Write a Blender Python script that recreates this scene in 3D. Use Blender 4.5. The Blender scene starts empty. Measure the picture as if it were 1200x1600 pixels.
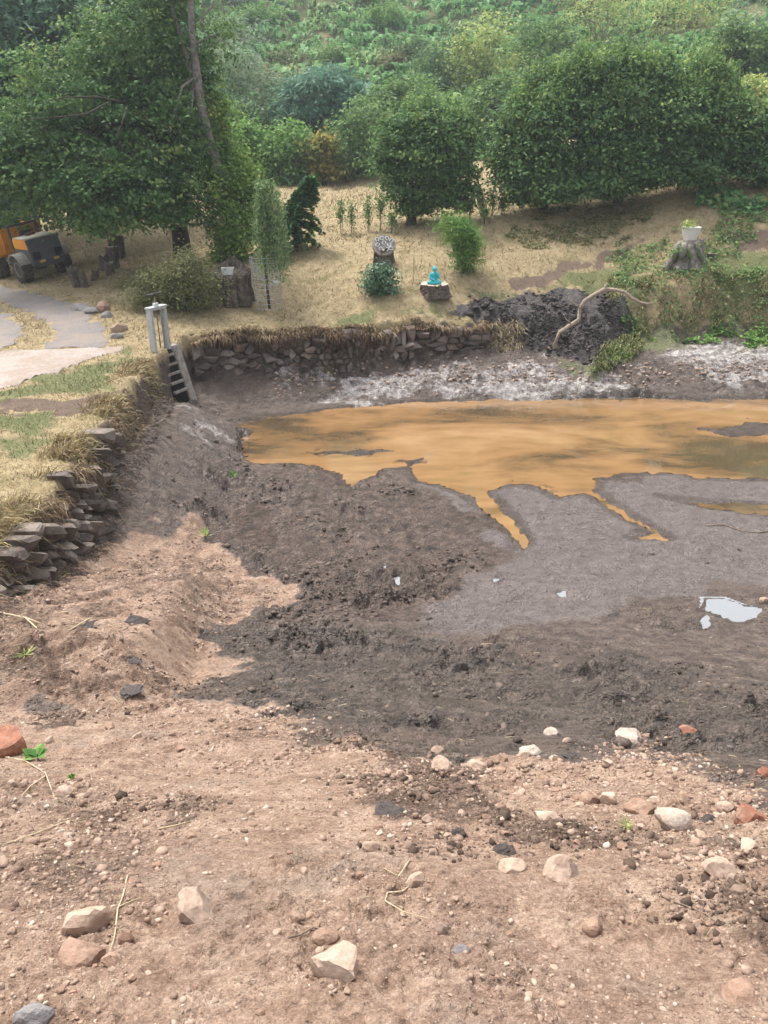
import bpy, bmesh, math, random
import numpy as np
from mathutils import Vector, Matrix
R = math.radians
scene = bpy.context.scene
COL = scene.collection

# ------------------------------------------------------------------ camera, sky, sun, exposure
EYE = 7.2                      # eye height above the pond water (z = 0)
PITCH = R(24.5)
FPX = 1200.0                   # focal length in photo pixels (1200 x 1600)
cam_d = bpy.data.cameras.new('camera'); cam = bpy.data.objects.new('camera', cam_d); COL.objects.link(cam)
cam_d.sensor_fit = 'VERTICAL'; cam_d.sensor_height = 24.0; cam_d.lens = 24.0*FPX/1600
cam_d.clip_start = 0.05; cam_d.clip_end = 1000
cam.location = (0, 0, EYE); cam.rotation_euler = (math.pi/2 - PITCH, 0, 0)
scene.camera = cam

SUN_EL, SUN_AZ = R(58), R(-35)   # azimuth measured from +Y (ahead) towards +X
world = bpy.data.worlds.new('World'); scene.world = world; world.use_nodes = True
wn = world.node_tree; wn.nodes.clear()
sky = wn.nodes.new('ShaderNodeTexSky'); sky.sky_type = 'NISHITA'; sky.sun_disc = False
sky.sun_elevation = SUN_EL; sky.sun_rotation = SUN_AZ
sky.air_density = 1.0; sky.dust_density = 5.0; sky.ozone_density = 1.0
hsv = wn.nodes.new('ShaderNodeHueSaturation'); hsv.inputs['Saturation'].default_value = 0.35
bg = wn.nodes.new('ShaderNodeBackground'); bg.inputs['Strength'].default_value = 0.145
wo = wn.nodes.new('ShaderNodeOutputWorld')
wn.links.new(sky.outputs[0], hsv.inputs['Color']); wn.links.new(hsv.outputs[0], bg.inputs['Color'])
wn.links.new(bg.outputs[0], wo.inputs['Surface'])

sun_d = bpy.data.lights.new('sun', 'SUN'); sun_o = bpy.data.objects.new('sun', sun_d); COL.objects.link(sun_o)
sun_d.energy = 1.4; sun_d.angle = R(12); sun_d.color = (1.0, 0.95, 0.88)
sdir = Vector((math.sin(SUN_AZ)*math.cos(SUN_EL), math.cos(SUN_AZ)*math.cos(SUN_EL), math.sin(SUN_EL)))
sun_o.rotation_euler = sdir.to_track_quat('Z', 'Y').to_euler(); sun_o.location = (0, 0, 60)

vs = scene.view_settings
vs.view_transform = 'Standard'; vs.look = 'None'; vs.gamma = 1.0; vs.use_curve_mapping = False
vs.exposure = 1.27
scene.render.engine = 'CYCLES'
cy = scene.cycles
cy.use_denoising = True; cy.use_adaptive_sampling = True; cy.adaptive_threshold = .02
cy.max_bounces = 6; cy.diffuse_bounces = 3; cy.glossy_bounces = 3; cy.transmission_bounces = 3
cy.transparent_max_bounces = 8; cy.volume_bounces = 0
cy.sample_clamp_indirect = 6

# ------------------------------------------------------------------ noise and geometry helpers
rng = np.random.default_rng(7)
random.seed(7)
def _hash(ix, iy, seed):
    h = (ix.astype(np.int64)*374761393 + iy.astype(np.int64)*668265263 + seed*974634777) & 0xFFFFFFFF
    h = ((h ^ (h >> 13))*1274126177) & 0xFFFFFFFF
    h = ((h ^ (h >> 16))*2246822519) & 0xFFFFFFFF
    return ((h ^ (h >> 15)) & 0xFFFFFF)/float(0xFFFFFF)
def vnoise(x, y, seed=0):
    x = np.asarray(x, float); y = np.asarray(y, float)
    ix = np.floor(x); iy = np.floor(y); fx = x-ix; fy = y-iy
    fx = fx*fx*fx*(fx*(fx*6-15)+10); fy = fy*fy*fy*(fy*(fy*6-15)+10)
    a = _hash(ix, iy, seed); b = _hash(ix+1, iy, seed); c = _hash(ix, iy+1, seed); d = _hash(ix+1, iy+1, seed)
    return 2*((a*(1-fx)+b*fx)*(1-fy)+(c*(1-fx)+d*fx)*fy)-1
def fbm(x, y, s, octv=4, seed=0, gain=.5):
    t = 0; amp = 1; f = 1/s
    c, sn = math.cos(.6), math.sin(.6)
    for o in range(octv):
        t = t+amp*vnoise(x*f, y*f, seed+o*17); x, y = c*x-sn*y+3.1, sn*x+c*y+1.7; f *= 2.03; amp *= gain
    return t
def sstep(a, b, x):
    t = np.clip((x-a)/(b-a), 0, 1); return t*t*(3-2*t)
def smax(a, b, k=.25):
    return .5*(a+b+np.sqrt((a-b)**2+k*k))
def poly_sd(x, y, poly):
    """signed distance to polygon, positive inside"""
    x = np.asarray(x, float); y = np.asarray(y, float)
    P = np.asarray(poly, float)[:, :2]; Q = np.roll(P, -1, 0)
    d2 = np.full(x.shape, 1e18); ins = np.zeros(x.shape, bool)
    for (ax, ay), (bx, by) in zip(P, Q):
        ex, ey = bx-ax, by-ay
        t = np.clip(((x-ax)*ex+(y-ay)*ey)/(ex*ex+ey*ey+1e-12), 0, 1)
        d2 = np.minimum(d2, (x-ax-t*ex)**2+(y-ay-t*ey)**2)
        if by != ay:
            ins ^= ((ay > y) != (by > y)) & (x < (bx-ax)*(y-ay)/(by-ay)+ax)
    d = np.sqrt(d2); return np.where(ins, d, -d)
def pmask(x, y, poly, soft, warp=0., wscale=.5, seed=1):
    P = np.asarray(poly, float); m = soft+warp*2+.01
    out = np.zeros(np.shape(x))
    k = (x > P[:, 0].min()-m) & (x < P[:, 0].max()+m) & (y > P[:, 1].min()-m) & (y < P[:, 1].max()+m)
    if not np.any(k): return out
    xx, yy = x[k], y[k]
    sd = poly_sd(xx, yy, P)
    if warp: sd = sd+warp*fbm(xx, yy, wscale, 4, seed)
    out[k] = sstep(-soft, soft, sd); return out

CP, SP = math.cos(PITCH), math.sin(PITCH)
def rayd(px, py):
    u = (px-600)/FPX; v = (py-800)/FPX
    return np.array((u, CP-v*SP, -SP-v*CP))
def at(px, py, Y):
    d = rayd(px, py); t = Y/d[1]; return np.array((d[0]*t, Y, EYE+d[2]*t))
def on_z(px, py, z):
    d = rayd(px, py); t = (z-EYE)/d[2]; return np.array((d[0]*t, d[1]*t, z))
def depth(p):       # distance along the optical axis: photo px per metre = FPX/depth
    return p[1]*CP+(EYE-p[2])*SP

# ------------------------------------------------------------------ ground height
_fy = np.array([-8, -3, 0, 1, 2, 3, 4, 5, 6, 8, 10.9, 13.5, 15.5, 200.]); _fz = np.array([6.4, 6.0, 5.62, 5.42, 4.85, 4.2, 3.5, 2.85, 2.25, 1.38, .42, .07, .02, .02])
_ty = np.linspace(-8, 40, 1600); _tz = np.interp(_ty, _fy, _fz); _k = np.hanning(45); _k /= _k.sum()
_tz = np.convolve(np.pad(_tz, 22, mode='edge'), _k, 'valid')
def Fz(y): return np.interp(y, _ty, _tz)

BANK = [(-6.0, -12), (-5.75, 6), (-5.75, 10.2), (-5.85, 13.1), (-6.0, 15), (-6.35, 19), (-6.6, 22.2), (-6.45, 25.0), (-4.4, 25.8), (-2, 26.4), (1, 27.1), (3.7, 27.9),
        (6.2, 28.6), (9.5, 28.75), (14.5, 28.9), (22, 27), (26, 15), (27, -12)]
_ctl = [at(45, 441, 33.5), at(-60, 470, 31), at(285, 400, 34), at(365, 465, 28.8), at(420, 482, 28.8), at(595, 456, 28.6), at(678, 457, 28.6), at(597, 412, 31),
        at(635, 350, 37), at(850, 327, 37), at(1000, 312, 36.5), at(1150, 292, 36), at(540, 282, 55), at(470, 330, 44), at(1100, 438, 29.6), at(1075, 412, 30.8),
        at(950, 440, 30.5), at(820, 440, 30.3), at(1190, 440, 29.6), at(900, 380, 33.5), at(1180, 350, 33), at(740, 400, 32), at(90, 380, 42), at(400, 300, 48)]
_ctl += [np.array(p, float) for p in [(-6.9, 8, 2.0), (-6.7, 16, 2.0), (-7, 23, 2.0), (-5, 26.2, 1.98), (-2, 27, 1.98), (2.5, 28.2, 1.98), (-12, 10, 2.1), (-12, 19, 2.1), (-11, 26, 2.25), (-20, 14, 2.3), (-24, 28, 2.4), (-40, 40, 4),
        (20, 31, 4.2), (28, 20, 4), (28, 6, 4.2), (-45, 65, 9), (-60, 110, 29), (0, 62, 8.6), (0, 80, 14.5), (-25, 70, 11), (0, 110, 27), (0, 170, 78), (40, 60, 14), (25, 50, 10.5), (60, 110, 31),
        (60, 170, 80), (-60, 170, 80), (-20, -10, 5), (28, -10, 6), (110, 110, 34), (-110, 110, 34), (120, 170, 78), (-120, 170, 78), (60, 30, 8), (-60, 20, 4)]]
_C = np.array(_ctl)
def _phi(r2): return .5*r2*np.log(r2+1e-9)
_n = len(_C); _A = np.zeros((_n+3, _n+3))
_r2 = (_C[:, None, 0]-_C[None, :, 0])**2+(_C[:, None, 1]-_C[None, :, 1])**2
_A[:_n, :_n] = _phi(_r2)+np.eye(_n)*1.5; _A[:_n, _n] = 1; _A[:_n, _n+1:] = _C[:, :2]; _A[_n:, :_n] = _A[:_n, _n:].T
_w = np.linalg.solve(_A, np.concatenate([_C[:, 2], np.zeros(3)]))
def tps(x, y):
    out = _w[_n]+_w[_n+1]*x+_w[_n+2]*y
    for i in range(_n): out = out+_w[i]*_phi((x-_C[i, 0])**2+(y-_C[i, 1])**2)
    return out
SPOIL_W = None
def Hbase(x, y):
    x = np.asarray(x, float); y = np.asarray(y, float)
    f = Fz(y)
    zo = tps(x, y)
    zo = np.where(y < 14, smax(np.where(y < 9, 2.0, zo)*(1-sstep(9, 14, y))+zo*sstep(9, 14, y), f, .3), zo)
    rise = np.clip(-3.7-x, 0, 3)
    left = (.34+.32*sstep(12.5, 16, y))*np.minimum(rise, 1.75)*sstep(7.5, 11, y)*(1-sstep(20.3, 22.6, y))
    # ramp of tan spoil below the left wall
    ramp = .62*sstep(-2.4, -3.1, x+.10*(y-9))*sstep(6.2, 7.6, y)*(1-sstep(10.6, 13.2, y))
    dd_ = np.maximum(0, y-24.8+.95*sstep(-.8, -4, x))
    zi = f+np.maximum(left, ramp)+np.minimum(.48*dd_, .42+.22*dd_)+.40*np.exp(-((x+6.2)**2+(y-23.6)**2)/2.2)
    # low crest where the tan bank breaks to the mud
    zi = zi+.16*np.exp(-((y-5.3-.18*x)/.6)**2)*sstep(.8, -1.2, x)
    sd = poly_sd(x, y, BANK)
    w = sstep(-.08, .26, sd)
    # right of the wall the edge is an earth bank with a gentler face
    w2 = sstep(-1.1, .5, sd)
    g = sstep(3.6, 5.0, x)*sstep(20, 24, y)
    w = w*(1-g)+w2*g
    gs = sstep(3.5, 4.6, x)*sstep(9.0, 7.4, x)*sstep(20, 24, y)
    w = w*(1-gs)+sstep(-2.3, 1.7, sd)*gs
    z = zo*(1-w)+zi*w
    if SPOIL_W is not None:
        z = z+.50*sstep(-.2, 1.3, poly_sd(x, y, SPOIL_W)+.25*fbm(x, y, .9, 3, 77))
    return z
_ts = np.concatenate([np.linspace(.6, 60, 2400), np.linspace(60.2, 220, 500)])
def hit(px, py, fn=None):
    d = rayd(px, py); P = d[None, :]*_ts[:, None]
    h = (fn or Hbase)(P[:, 0], P[:, 1]); below = P[:, 2]+EYE < h
    i = int(np.argmax(below)) if below.any() else len(_ts)-1
    if i > 0:
        a = P[i-1, 2]+EYE-h[i-1]; b = h[i]-P[i, 2]-EYE; t = _ts[i-1]+(_ts[i]-_ts[i-1])*a/(a+b+1e-9)
    else: t = _ts[0]
    p = d*t; return np.array((p[0], p[1], p[2]+EYE))
def wpoly(pts, z=None):
    return [tuple((hit(a, b) if z is None else on_z(a, b, z))[:2]) for a, b in pts]

SPOIL_W = wpoly([(700, 492), (745, 470), (830, 462), (900, 452), (975, 470), (992, 500), (985, 535), (935, 575), (880, 556), (800, 545), (765, 515)])
WATER_W = wpoly([(357, 664), (420, 650), (520, 640), (560, 634), (640, 628), (760, 624), (880, 623), (1000, 621), (1100, 626), (1320, 620), (1600, 640), (1600, 756), (1200, 750), (1090, 748), (1060, 738), (985, 742), (935, 748), (930, 766),
                 (985, 805), (1044, 842), (985, 843), (1010, 830), (958, 800), (915, 770), (870, 778), (840, 764), (800, 756), (762, 768), (800, 806), (826, 850), (812, 860), (795, 832), (735, 780), (690, 758), (650, 752), (640, 728), (600, 735), (562, 752), (545, 768), (528, 742), (490, 728), (455, 722), (400, 722), (372, 714), (380, 690)], 0.0)
ISLETS = [wpoly(p, 0.0) for p in ([(1090, 672), (1140, 668), (1175, 660), (1230, 664), (1230, 680), (1150, 681)], [(362, 676), (392, 676), (392, 682), (366, 682)], [(500, 707), (570, 703), (620, 705), (560, 711)], [(640, 722), (662, 716), (655, 726), (640, 730)])]
RILL = wpoly([(1030, 776), (1110, 784), (1230, 792), (1330, 800), (1330, 812), (1200, 806), (1110, 793)], 0.0)
PUDDLES = [wpoly([(1101, 942), (1130, 942), (1160, 950), (1190, 953), (1184, 962), (1150, 972), (1120, 962), (1102, 955)]),
           wpoly([(1093, 970), (1105, 967), (1113, 975), (1098, 982)]), wpoly([(870, 926), (885, 924), (886, 933), (872, 934)]), wpoly([(768, 903), (782, 902), (780, 909), (770, 909)]),
           wpoly([(590, 886), (604, 884), (606, 891), (592, 892)]), wpoly([(612, 900), (628, 901), (624, 911), (610, 909)])]
SMOOTHP = wpoly([(362, 800), (400, 790), (425, 800), (435, 835), (440, 850), (405, 862), (370, 858), (358, 830)])

TAN = wpoly([(-500, 1060), (0, 1062), (100, 1108), (240, 1100), (400, 1100), (470, 1130), (560, 1165), (650, 1198), (720, 1205), (850, 1192), (950, 1165), (1010, 1160), (1090, 1200), (1200, 1262), (1700, 1330), (1700, 2500), (-1000, 2500)])
RAMPW = wpoly([(-350, 1010), (-60, 930), (30, 896), (110, 858), (190, 832), (300, 815), (360, 862), (470, 935), (400, 955), (322, 985), (345, 1050), (290, 1082), (100, 1098), (0, 1075)])
BROWN = wpoly([(300, 735), (360, 722), (480, 738), (620, 765), (740, 790), (795, 850), (720, 900), (640, 955), (500, 985), (420, 930), (350, 870), (310, 800)])
BLACK = wpoly([(318, 985), (420, 975), (560, 985), (700, 1020), (900, 1040), (1200, 1060), (1500, 1060), (1500, 1190), (1200, 1200), (1000, 1150), (850, 1180), (700, 1190), (560, 1150), (420, 1095), (350, 1060)])
LIGHTM = wpoly([(560, 750), (1500, 740), (1500, 860), (1200, 900), (900, 960), (620, 1000), (640, 920), (800, 860), (700, 790)])
CRUST = [wpoly(p) for p in ([(430, 588), (520, 592), (620, 575), (700, 568), (800, 565), (860, 578), (960, 590), (990, 606), (900, 618), (760, 620), (640, 624), (560, 630), (480, 632), (520, 610)],
         [(990, 545), (1060, 540), (1120, 536), (1300, 540), (1300, 590), (1180, 596), (1100, 588), (1010, 575)], [(285, 650), (330, 648), (372, 700), (362, 722), (320, 700), (280, 668)])]
LANE = [wpoly(p) for p in ([(-300, 430), (0, 447), (60, 458), (115, 474), (150, 498), (168, 524), (160, 545), (70, 545), (85, 522), (70, 500), (30, 480), (0, 470), (-300, 455)],
        [(-300, 470), (0, 485), (25, 502), (34, 522), (20, 540), (0, 549), (-300, 575)])]
APRON = wpoly([(-400, 570), (0, 551), (90, 546), (190, 543), (186, 551), (140, 563), (90, 580), (40, 596), (0, 610), (-400, 690)])
GREEN = [wpoly(p) for p in ([(330, 520), (430, 505), (560, 495), (700, 474), (760, 452), (840, 432), (900, 432), (840, 455), (720, 488), (600, 505), (460, 515)],
         [(0, 598), (90, 585), (150, 555), (200, 553), (205, 575), (150, 612), (60, 628), (0, 628)], [(0, 655), (110, 645), (140, 660), (80, 690), (0, 740)],
         [(880, 430), (1000, 415), (1100, 395), (1300, 380), (1300, 460), (1100, 452), (1000, 450), (900, 448)], [(990, 515), (1060, 505), (1300, 505), (1300, 540), (1100, 535), (1000, 540), (930, 575), (900, 575)])]
TRACK = [wpoly(p) for p in ([(790, 445), (880, 410), (1000, 372), (1030, 384), (930, 412), (850, 440), (800, 452)], [(1120, 362), (1300, 352), (1300, 390), (1180, 392), (1130, 380)])]
DIRTSTRIP = [wpoly(p) for p in ([(0, 628), (130, 622), (190, 615), (215, 640), (195, 660), (140, 650), (0, 646)], [(150, 640), (215, 620), (235, 600), (250, 640), (215, 690), (165, 690)])]

SOIL = [wpoly(p) for p in ([(560, 1225), (640, 1215), (760, 1255), (880, 1290), (1000, 1320), (980, 1365), (860, 1345), (760, 1325), (660, 1300), (590, 1290)], [(1080, 1395), (1150, 1385), (1240, 1440), (1240, 1530), (1160, 1480)], [(240, 1235), (320, 1240), (345, 1270), (280, 1290), (240, 1270)], [(40, 1090), (130, 1110), (140, 1140), (60, 1145)],
        [(-80, 1240), (100, 1230), (230, 1290), (200, 1400), (60, 1420), (-80, 1440)], [(590, 1160), (680, 1190), (760, 1215), (700, 1240), (610, 1215)], [(960, 1290), (1100, 1320), (1220, 1360), (1220, 1380), (1060, 1350), (960, 1320)], [(300, 1120), (420, 1130), (460, 1180), (330, 1190)], [(60, 930), (200, 866), (300, 842), (380, 890), (440, 930), (330, 962), (220, 945), (110, 1000)], [(-80, 955), (60, 925), (130, 1000), (100, 1070), (-80, 1070)], [(150, 1060), (260, 1050), (330, 1075), (300, 1100), (120, 1105)])]

def masks(x, y):
    M = {}
    sd = poly_sd(x, y, BANK)
    M['sd'] = sd
    M['pond'] = sstep(-.05, .1, sd)
    tan = np.maximum(pmask(x, y, TAN, .30, .38, .7, 3), pmask(x, y, RAMPW, .28, .32, .6, 4))
    M['tan'] = tan
    M['brown'] = pmask(x, y, BROWN, .8, .7, .9, 5)*(1-tan)
    M['black'] = pmask(x, y, BLACK, .9, .8, 1., 6)*(1-tan)
    M['light'] = pmask(x, y, LIGHTM, .8, .6, 1.2, 8)*(1-tan)*(1-M['brown'])
    c = 0*x
    for q, p in enumerate(CRUST): c = np.maximum(c, (.9, 1., .42)[q]*pmask(x, y, p, .6, .6, .8, 9))
    M['crust'] = c*(.48+.62*sstep(-.25, .45, fbm(x, y*2.2, .9, 4, 19)))
    M['spoil'] = pmask(x, y, SPOIL_W, .2, .25, .6, 11)
    g = 0*x
    for p in GREEN: g = np.maximum(g, pmask(x, y, p, .8, .8, 1., 12))
    M['green'] = .80*g
    t = 0*x
    for p in TRACK: t = np.maximum(t, pmask(x, y, p, .2, .25, .6, 13))
    for p in DIRTSTRIP: t = np.maximum(t, .9*pmask(x, y, p, .2, .3, .4, 14))
    M['track'] = t
    ln = 0*x
    for p in LANE+[APRON]: ln = np.maximum(ln, pmask(x, y, p, .1))
    M['lane'] = ln
    M['grass'] = sstep(.12, -.12, sd+.1*fbm(x, y, .5, 2, 15))*(1-sstep(52, 58, y))*(1-M['spoil'])*sstep(7.2, 8.4, y)
    # hill undergrowth starts at the upper edge of the mown meadow
    M['hill'] = sstep(50, 57, y+3*vnoise(x*.1, y*.1, 5)-.10*x)
    M['near'] = sstep(8.6, 7.0, y)*(1-M['pond'])   # rough ground left of the ramp
    pd = 0*x
    for p in PUDDLES: pd = np.maximum(pd, pmask(x, y, p, .05))
    M['puddle'] = pd
    so = 0*x
    for q, p in enumerate(SOIL): so = np.maximum(so, (.62, .66, .5, .66, .38, .66, .42, .34, .40, .46, .44)[q]*pmask(x, y, p, .10+.12*(q > 7), .13+.2*(q > 7), .35, 120+q))
    M['soil'] = so*sstep(.2, .6, tan)
    wt = 0*x
    k = (y > 11.5) & (y < 27) & (x > -7)
    if np.any(k): wt[k] = sstep(-.38, -.02, np.maximum(poly_sd(x[k], y[k], WATER_W), poly_sd(x[k], y[k], RILL)))
    for p, pz in zip(PUDDLES, PUDDLES): wt = np.maximum(wt, pmask(x, y, p, .22))
    M['wet'] = wt
    M['smooth'] = pmask(x, y, SMOOTHP, .15, .08, .3, 18)
    return M
PUD_Z = []
for p in PUDDLES:
    q = np.array(p); PUD_Z.append(float(Hbase(q[:, 0], q[:, 1]).mean())-.012)

def gz(x, y, M=None):
    x = np.asarray(x, float); y = np.asarray(y, float)
    shp = x.shape; x = x.ravel(); y = y.ravel()
    if M is None: M = masks(x, y)
    z = Hbase(x, y)
    tan, pond = np.maximum(M['tan'], M['near']), M['pond']
    mud = pond*(1-tan)
    nearw = sstep(20, 10, y)
    n1 = fbm(x, y, 1.3, 3, 21); n2 = fbm(x, y, .34, 3, 22); n3 = fbm(x, y, .09, 3, 23); n4 = fbm(x, y, .03, 2, 24)
    rid = 1-np.abs(fbm(x, y, .55, 3, 25)); wx_ = x+.22*vnoise(x*1.7, y*1.7, 33)+.08*vnoise(x*5, y*5, 34); wy_ = y+.22*vnoise(x*1.7, y*1.7, 35)+.08*vnoise(x*5, y*5, 36)
    bil = np.abs(fbm(wx_, wy_*1.5, .36, 4, 26))
    patch = sstep(-.15, .5, fbm(x, y, .8, 3, 27))
    rag = sstep(5.2, 6.5, y)
    zt = .03*n1+(.018+.04*rag)*n2+(.014+.020*rag)*n3*(.35+1.1*patch)+.009*n4*sstep(5, 2, y)*(.4+patch)+.012*(np.abs(fbm(x, y, .16, 3, 38))-.3)*patch+M['soil']*(.035*bil+.014*n3)
    pat2 = sstep(-.35, .6, fbm(x, y, 1.5, 3, 37))
    rough = (.30+.85*M['brown']+.52*M['black']+.45*patch*(1-.7*M['light']))*(.35+.9*pat2)
    rough = rough*(1-.8*M['smooth'])
    bil2 = np.abs(fbm(x, y, .11, 2, 28))
    zm = .06*n1*(.3+M['brown']+.4*M['black'])+rough*(.085*(bil-.35)+.045*n2+.022*n3+.035*(bil2-.3))
    flat = sstep(13.0, 14.5, y)*(1-sstep(23.6, 25.2, y))
    zm = zm*(1-.75*flat*(1-M['brown']))
    z = z+tan*zt+mud*zm
    z = z+M['crust']*(.05*n2+.03*n3+.04*bil)
    z = z+M['spoil']*(.05*(rid-.6)+.045*n2+.075*(bil-.3)+.025*n3)
    # tyre rut across the tan foot of the slope and a scarp on the ramp edge
    rut = np.exp(-((y-3.55+.42*(x-1.5))/.13)**2)*sstep(.1, .9, x)
    z = z-.07*rut*M['tan']+.05*np.exp(-((y-3.85+.42*(x-1.5))/.12)**2)*sstep(.1, .9, x)*M['tan']
    gr = M['grass']
    z = z+gr*(.03*n2+.05*n1)*(1-M['lane'])-.05*M['track']*gr+M['track']*gr*.03*bil
    bank = sstep(.9, 0., np.abs(M['sd']-.15))*(1-M['lane'])*sstep(7, 9, y)
    z = z+bank*(.10*n2+.12*n1)*(1-.8*sstep(16.5, 15, y)*sstep(-3, -5, x))
    hill = M['hill']
    z = z+hill*(.7*fbm(x, y, 9, 3, 31)+.3*fbm(x, y, 2.2, 2, 32))
    # water bed: shape the shore by the pond outline
    k = (y > 12.5) & (y < 27) & pond.astype(bool)
    if k.any():
        xx, yy = x[k], y[k]
        wx = xx+.10*vnoise(xx*2.3, yy*2.3, 41)+.05*vnoise(xx*6, yy*6, 42); wy = yy+.16*vnoise(xx*1.6, yy*1.9, 43)+.07*vnoise(xx*6, yy*6, 44)
        sd = poly_sd(wx, wy, WATER_W)
        for i in ISLETS: sd = np.minimum(sd, -poly_sd(wx, wy, i))
        sd = np.maximum(sd, poly_sd(wx, wy, RILL))
        bed = np.clip(-sd, 0, .35)*.14+.004
        wgt = sstep(-.03, .07, sd)
        zz = z[k]; land = np.maximum(zz, bed)
        land = np.where(sd > -.02, land, np.maximum(zz, .012))
        land = np.maximum(land, .012*sstep(0, -.1, sd))
        z[k] = land*(1-wgt)+wgt*(-.035+.025*n2[k]-.03*sstep(.2, 1., sd))
    for p, pz in zip(PUDDLES, PUD_Z):
        P = np.array(p); k = (np.abs(x-P[:, 0].mean()) < 1.2) & (np.abs(y-P[:, 1].mean()) < 1.2)
        if k.any():
            sd = poly_sd(x[k]+.02*vnoise(x[k]*14, y[k]*14, 51), y[k]+.03*vnoise(x[k]*11, y[k]*11, 52), p)
            zz = z[k]
            zz = np.where(sd > 0, pz-.03*sstep(0, .06, sd), np.maximum(zz, pz+.004) + .0*sd)
            near = sstep(-.35, 0., sd)
            z[k] = zz*near+z[k]*(1-near) if True else zz
    return z.reshape(shp)
def gz1(x, y): return float(gz(np.array([x]), np.array([y]))[0])
def ghit(px, py):
    p = hit(px, py); p[2] = gz1(p[0], p[1]); return p

# ------------------------------------------------------------------ object helpers
MATS = {}
def tag(o, label=None, cat=None, group=None, kind=None):
    if label: o['label'] = label
    if cat: o['category'] = cat
    if group: o['group'] = group
    if kind: o['kind'] = kind
    return o
def mesh_from(name, V, F, attrs=None, smooth=False):
    V = np.asarray(V, np.float32).reshape(-1, 3); me = bpy.data.meshes.new(name)
    if isinstance(F, np.ndarray):
        m, k = F.shape; me.vertices.add(len(V)); me.vertices.foreach_set('co', V.ravel())
        me.loops.add(m*k); me.loops.foreach_set('vertex_index', F.astype(np.int32).ravel())
        me.polygons.add(m); me.polygons.foreach_set('loop_start', np.arange(0, m*k, k, dtype=np.int32))
        me.update(calc_edges=True)
    else:
        me.from_pydata([tuple(map(float, v)) for v in V], [], F); me.update()
    if smooth: me.polygons.foreach_set('use_smooth', np.ones(len(me.polygons), bool))
    for k, a in (attrs or {}).items():
        at_ = me.attributes.new(k, 'FLOAT', 'POINT'); at_.data.foreach_set('value', np.asarray(a, np.float32).ravel())
    return me
def link(name, me, mat=None, parent=None, loc=None):
    o = bpy.data.objects.new(name, me); COL.objects.link(o)
    if mat is not None and me is not None and not me.materials: me.materials.append(MATS[mat] if isinstance(mat, str) else mat)
    if parent is not None: o.parent = parent
    if loc is not None: o.location = loc
    return o
def obj(name, V, F, mat, parent=None, loc=None, attrs=None, smooth=False):
    return link(name, mesh_from(name, V, F, attrs, smooth), mat, parent, loc)
def empty(name, loc, rz=0):
    o = bpy.data.objects.new(name, None); COL.objects.link(o); o.location = tuple(map(float, loc)); o.rotation_euler = (0, 0, rz); o.empty_display_size = .2
    return o
class MB:
    """collects shapes into one mesh"""
    def __init__(s): s.V = []; s.F = []
    def add(s, V, F):
        b = len(s.V); s.V += [tuple(map(float, v)) for v in V]; s.F += [tuple(i+b for i in f) for f in F]; return s
    def box(s, c, d, M=None):
        c = Vector(c); h = Vector(d)/2
        vs_ = [Vector((x*h.x, y*h.y, z*h.z)) for x in (-1, 1) for y in (-1, 1) for z in (-1, 1)]
        if M is not None: vs_ = [M @ v for v in vs_]
        return s.add([c+v for v in vs_], [(0, 1, 3, 2), (4, 6, 7, 5), (0, 4, 5, 1), (2, 3, 7, 6), (0, 2, 6, 4), (1, 5, 7, 3)])
    def prism(s, pts, axis, a, b):
        """polygon pts (2D) extruded along axis from a to b"""
        def mk(p, t):
            return {'x': (t, p[0], p[1]), 'y': (p[0], t, p[1]), 'z': (p[0], p[1], t)}[axis]
        n = len(pts)
        return s.add([mk(p, a) for p in pts]+[mk(p, b) for p in pts], [tuple(range(n)), tuple(range(2*n-1, n-1, -1))]+[(i, n+i, n+(i+1) % n, (i+1) % n) for i in range(n)])
    def tube(s, pts, rad, seg=8, cap=True):
        pts = [Vector(p) for p in pts]; n = len(pts); rad = [float(q) for q in rad] if hasattr(rad, "__len__") else [float(rad)]*n
        V = []; up = Vector((.13, .21, .97))
        for i, p in enumerate(pts):
            t = (pts[min(i+1, n-1)]-pts[max(i-1, 0)]).normalized()
            u = t.cross(up); u = u.normalized() if u.length > .05 else t.cross(Vector((1, 0, 0))).normalized()
            w = t.cross(u)
            V += [p+rad[i]*(math.cos(2*math.pi*k/seg)*u+math.sin(2*math.pi*k/seg)*w) for k in range(seg)]
        F = [(i*seg+k, i*seg+(k+1) % seg, (i+1)*seg+(k+1) % seg, (i+1)*seg+k) for i in range(n-1) for k in range(seg)]
        if cap: F += [tuple(range(seg-1, -1, -1)), tuple((n-1)*seg+k for k in range(seg))]
        return s.add(V, F)
    def lathe(s, prof, seg=20, M=None):
        V = []
        for r, z in prof: V += [Vector((r*math.cos(2*math.pi*k/seg), r*math.sin(2*math.pi*k/seg), z)) for k in range(seg)]
        if M is not None: V = [M @ v for v in V]
        n = len(prof)
        return s.add(V, [(i*seg+k, i*seg+(k+1) % seg, (i+1)*seg+(k+1) % seg, (i+1)*seg+k) for i in range(n-1) for k in range(seg)]+[tuple(range(seg-1, -1, -1)), tuple((n-1)*seg+k for k in range(seg))])
    def build(s, name, mat, parent=None, loc=None, smooth=False, bevel=0):
        o = link(name, mesh_from(name, s.V, s.F, None, smooth), mat, parent, loc)
        bm = bmesh.new(); bm.from_mesh(o.data); bmesh.ops.recalc_face_normals(bm, faces=bm.faces)
        if bevel: bmesh.ops.bevel(bm, geom=list(bm.edges), offset=bevel, segments=2, affect='EDGES', clamp_overlap=True)
        bm.to_mesh(o.data); bm.free()
        return o

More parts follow.
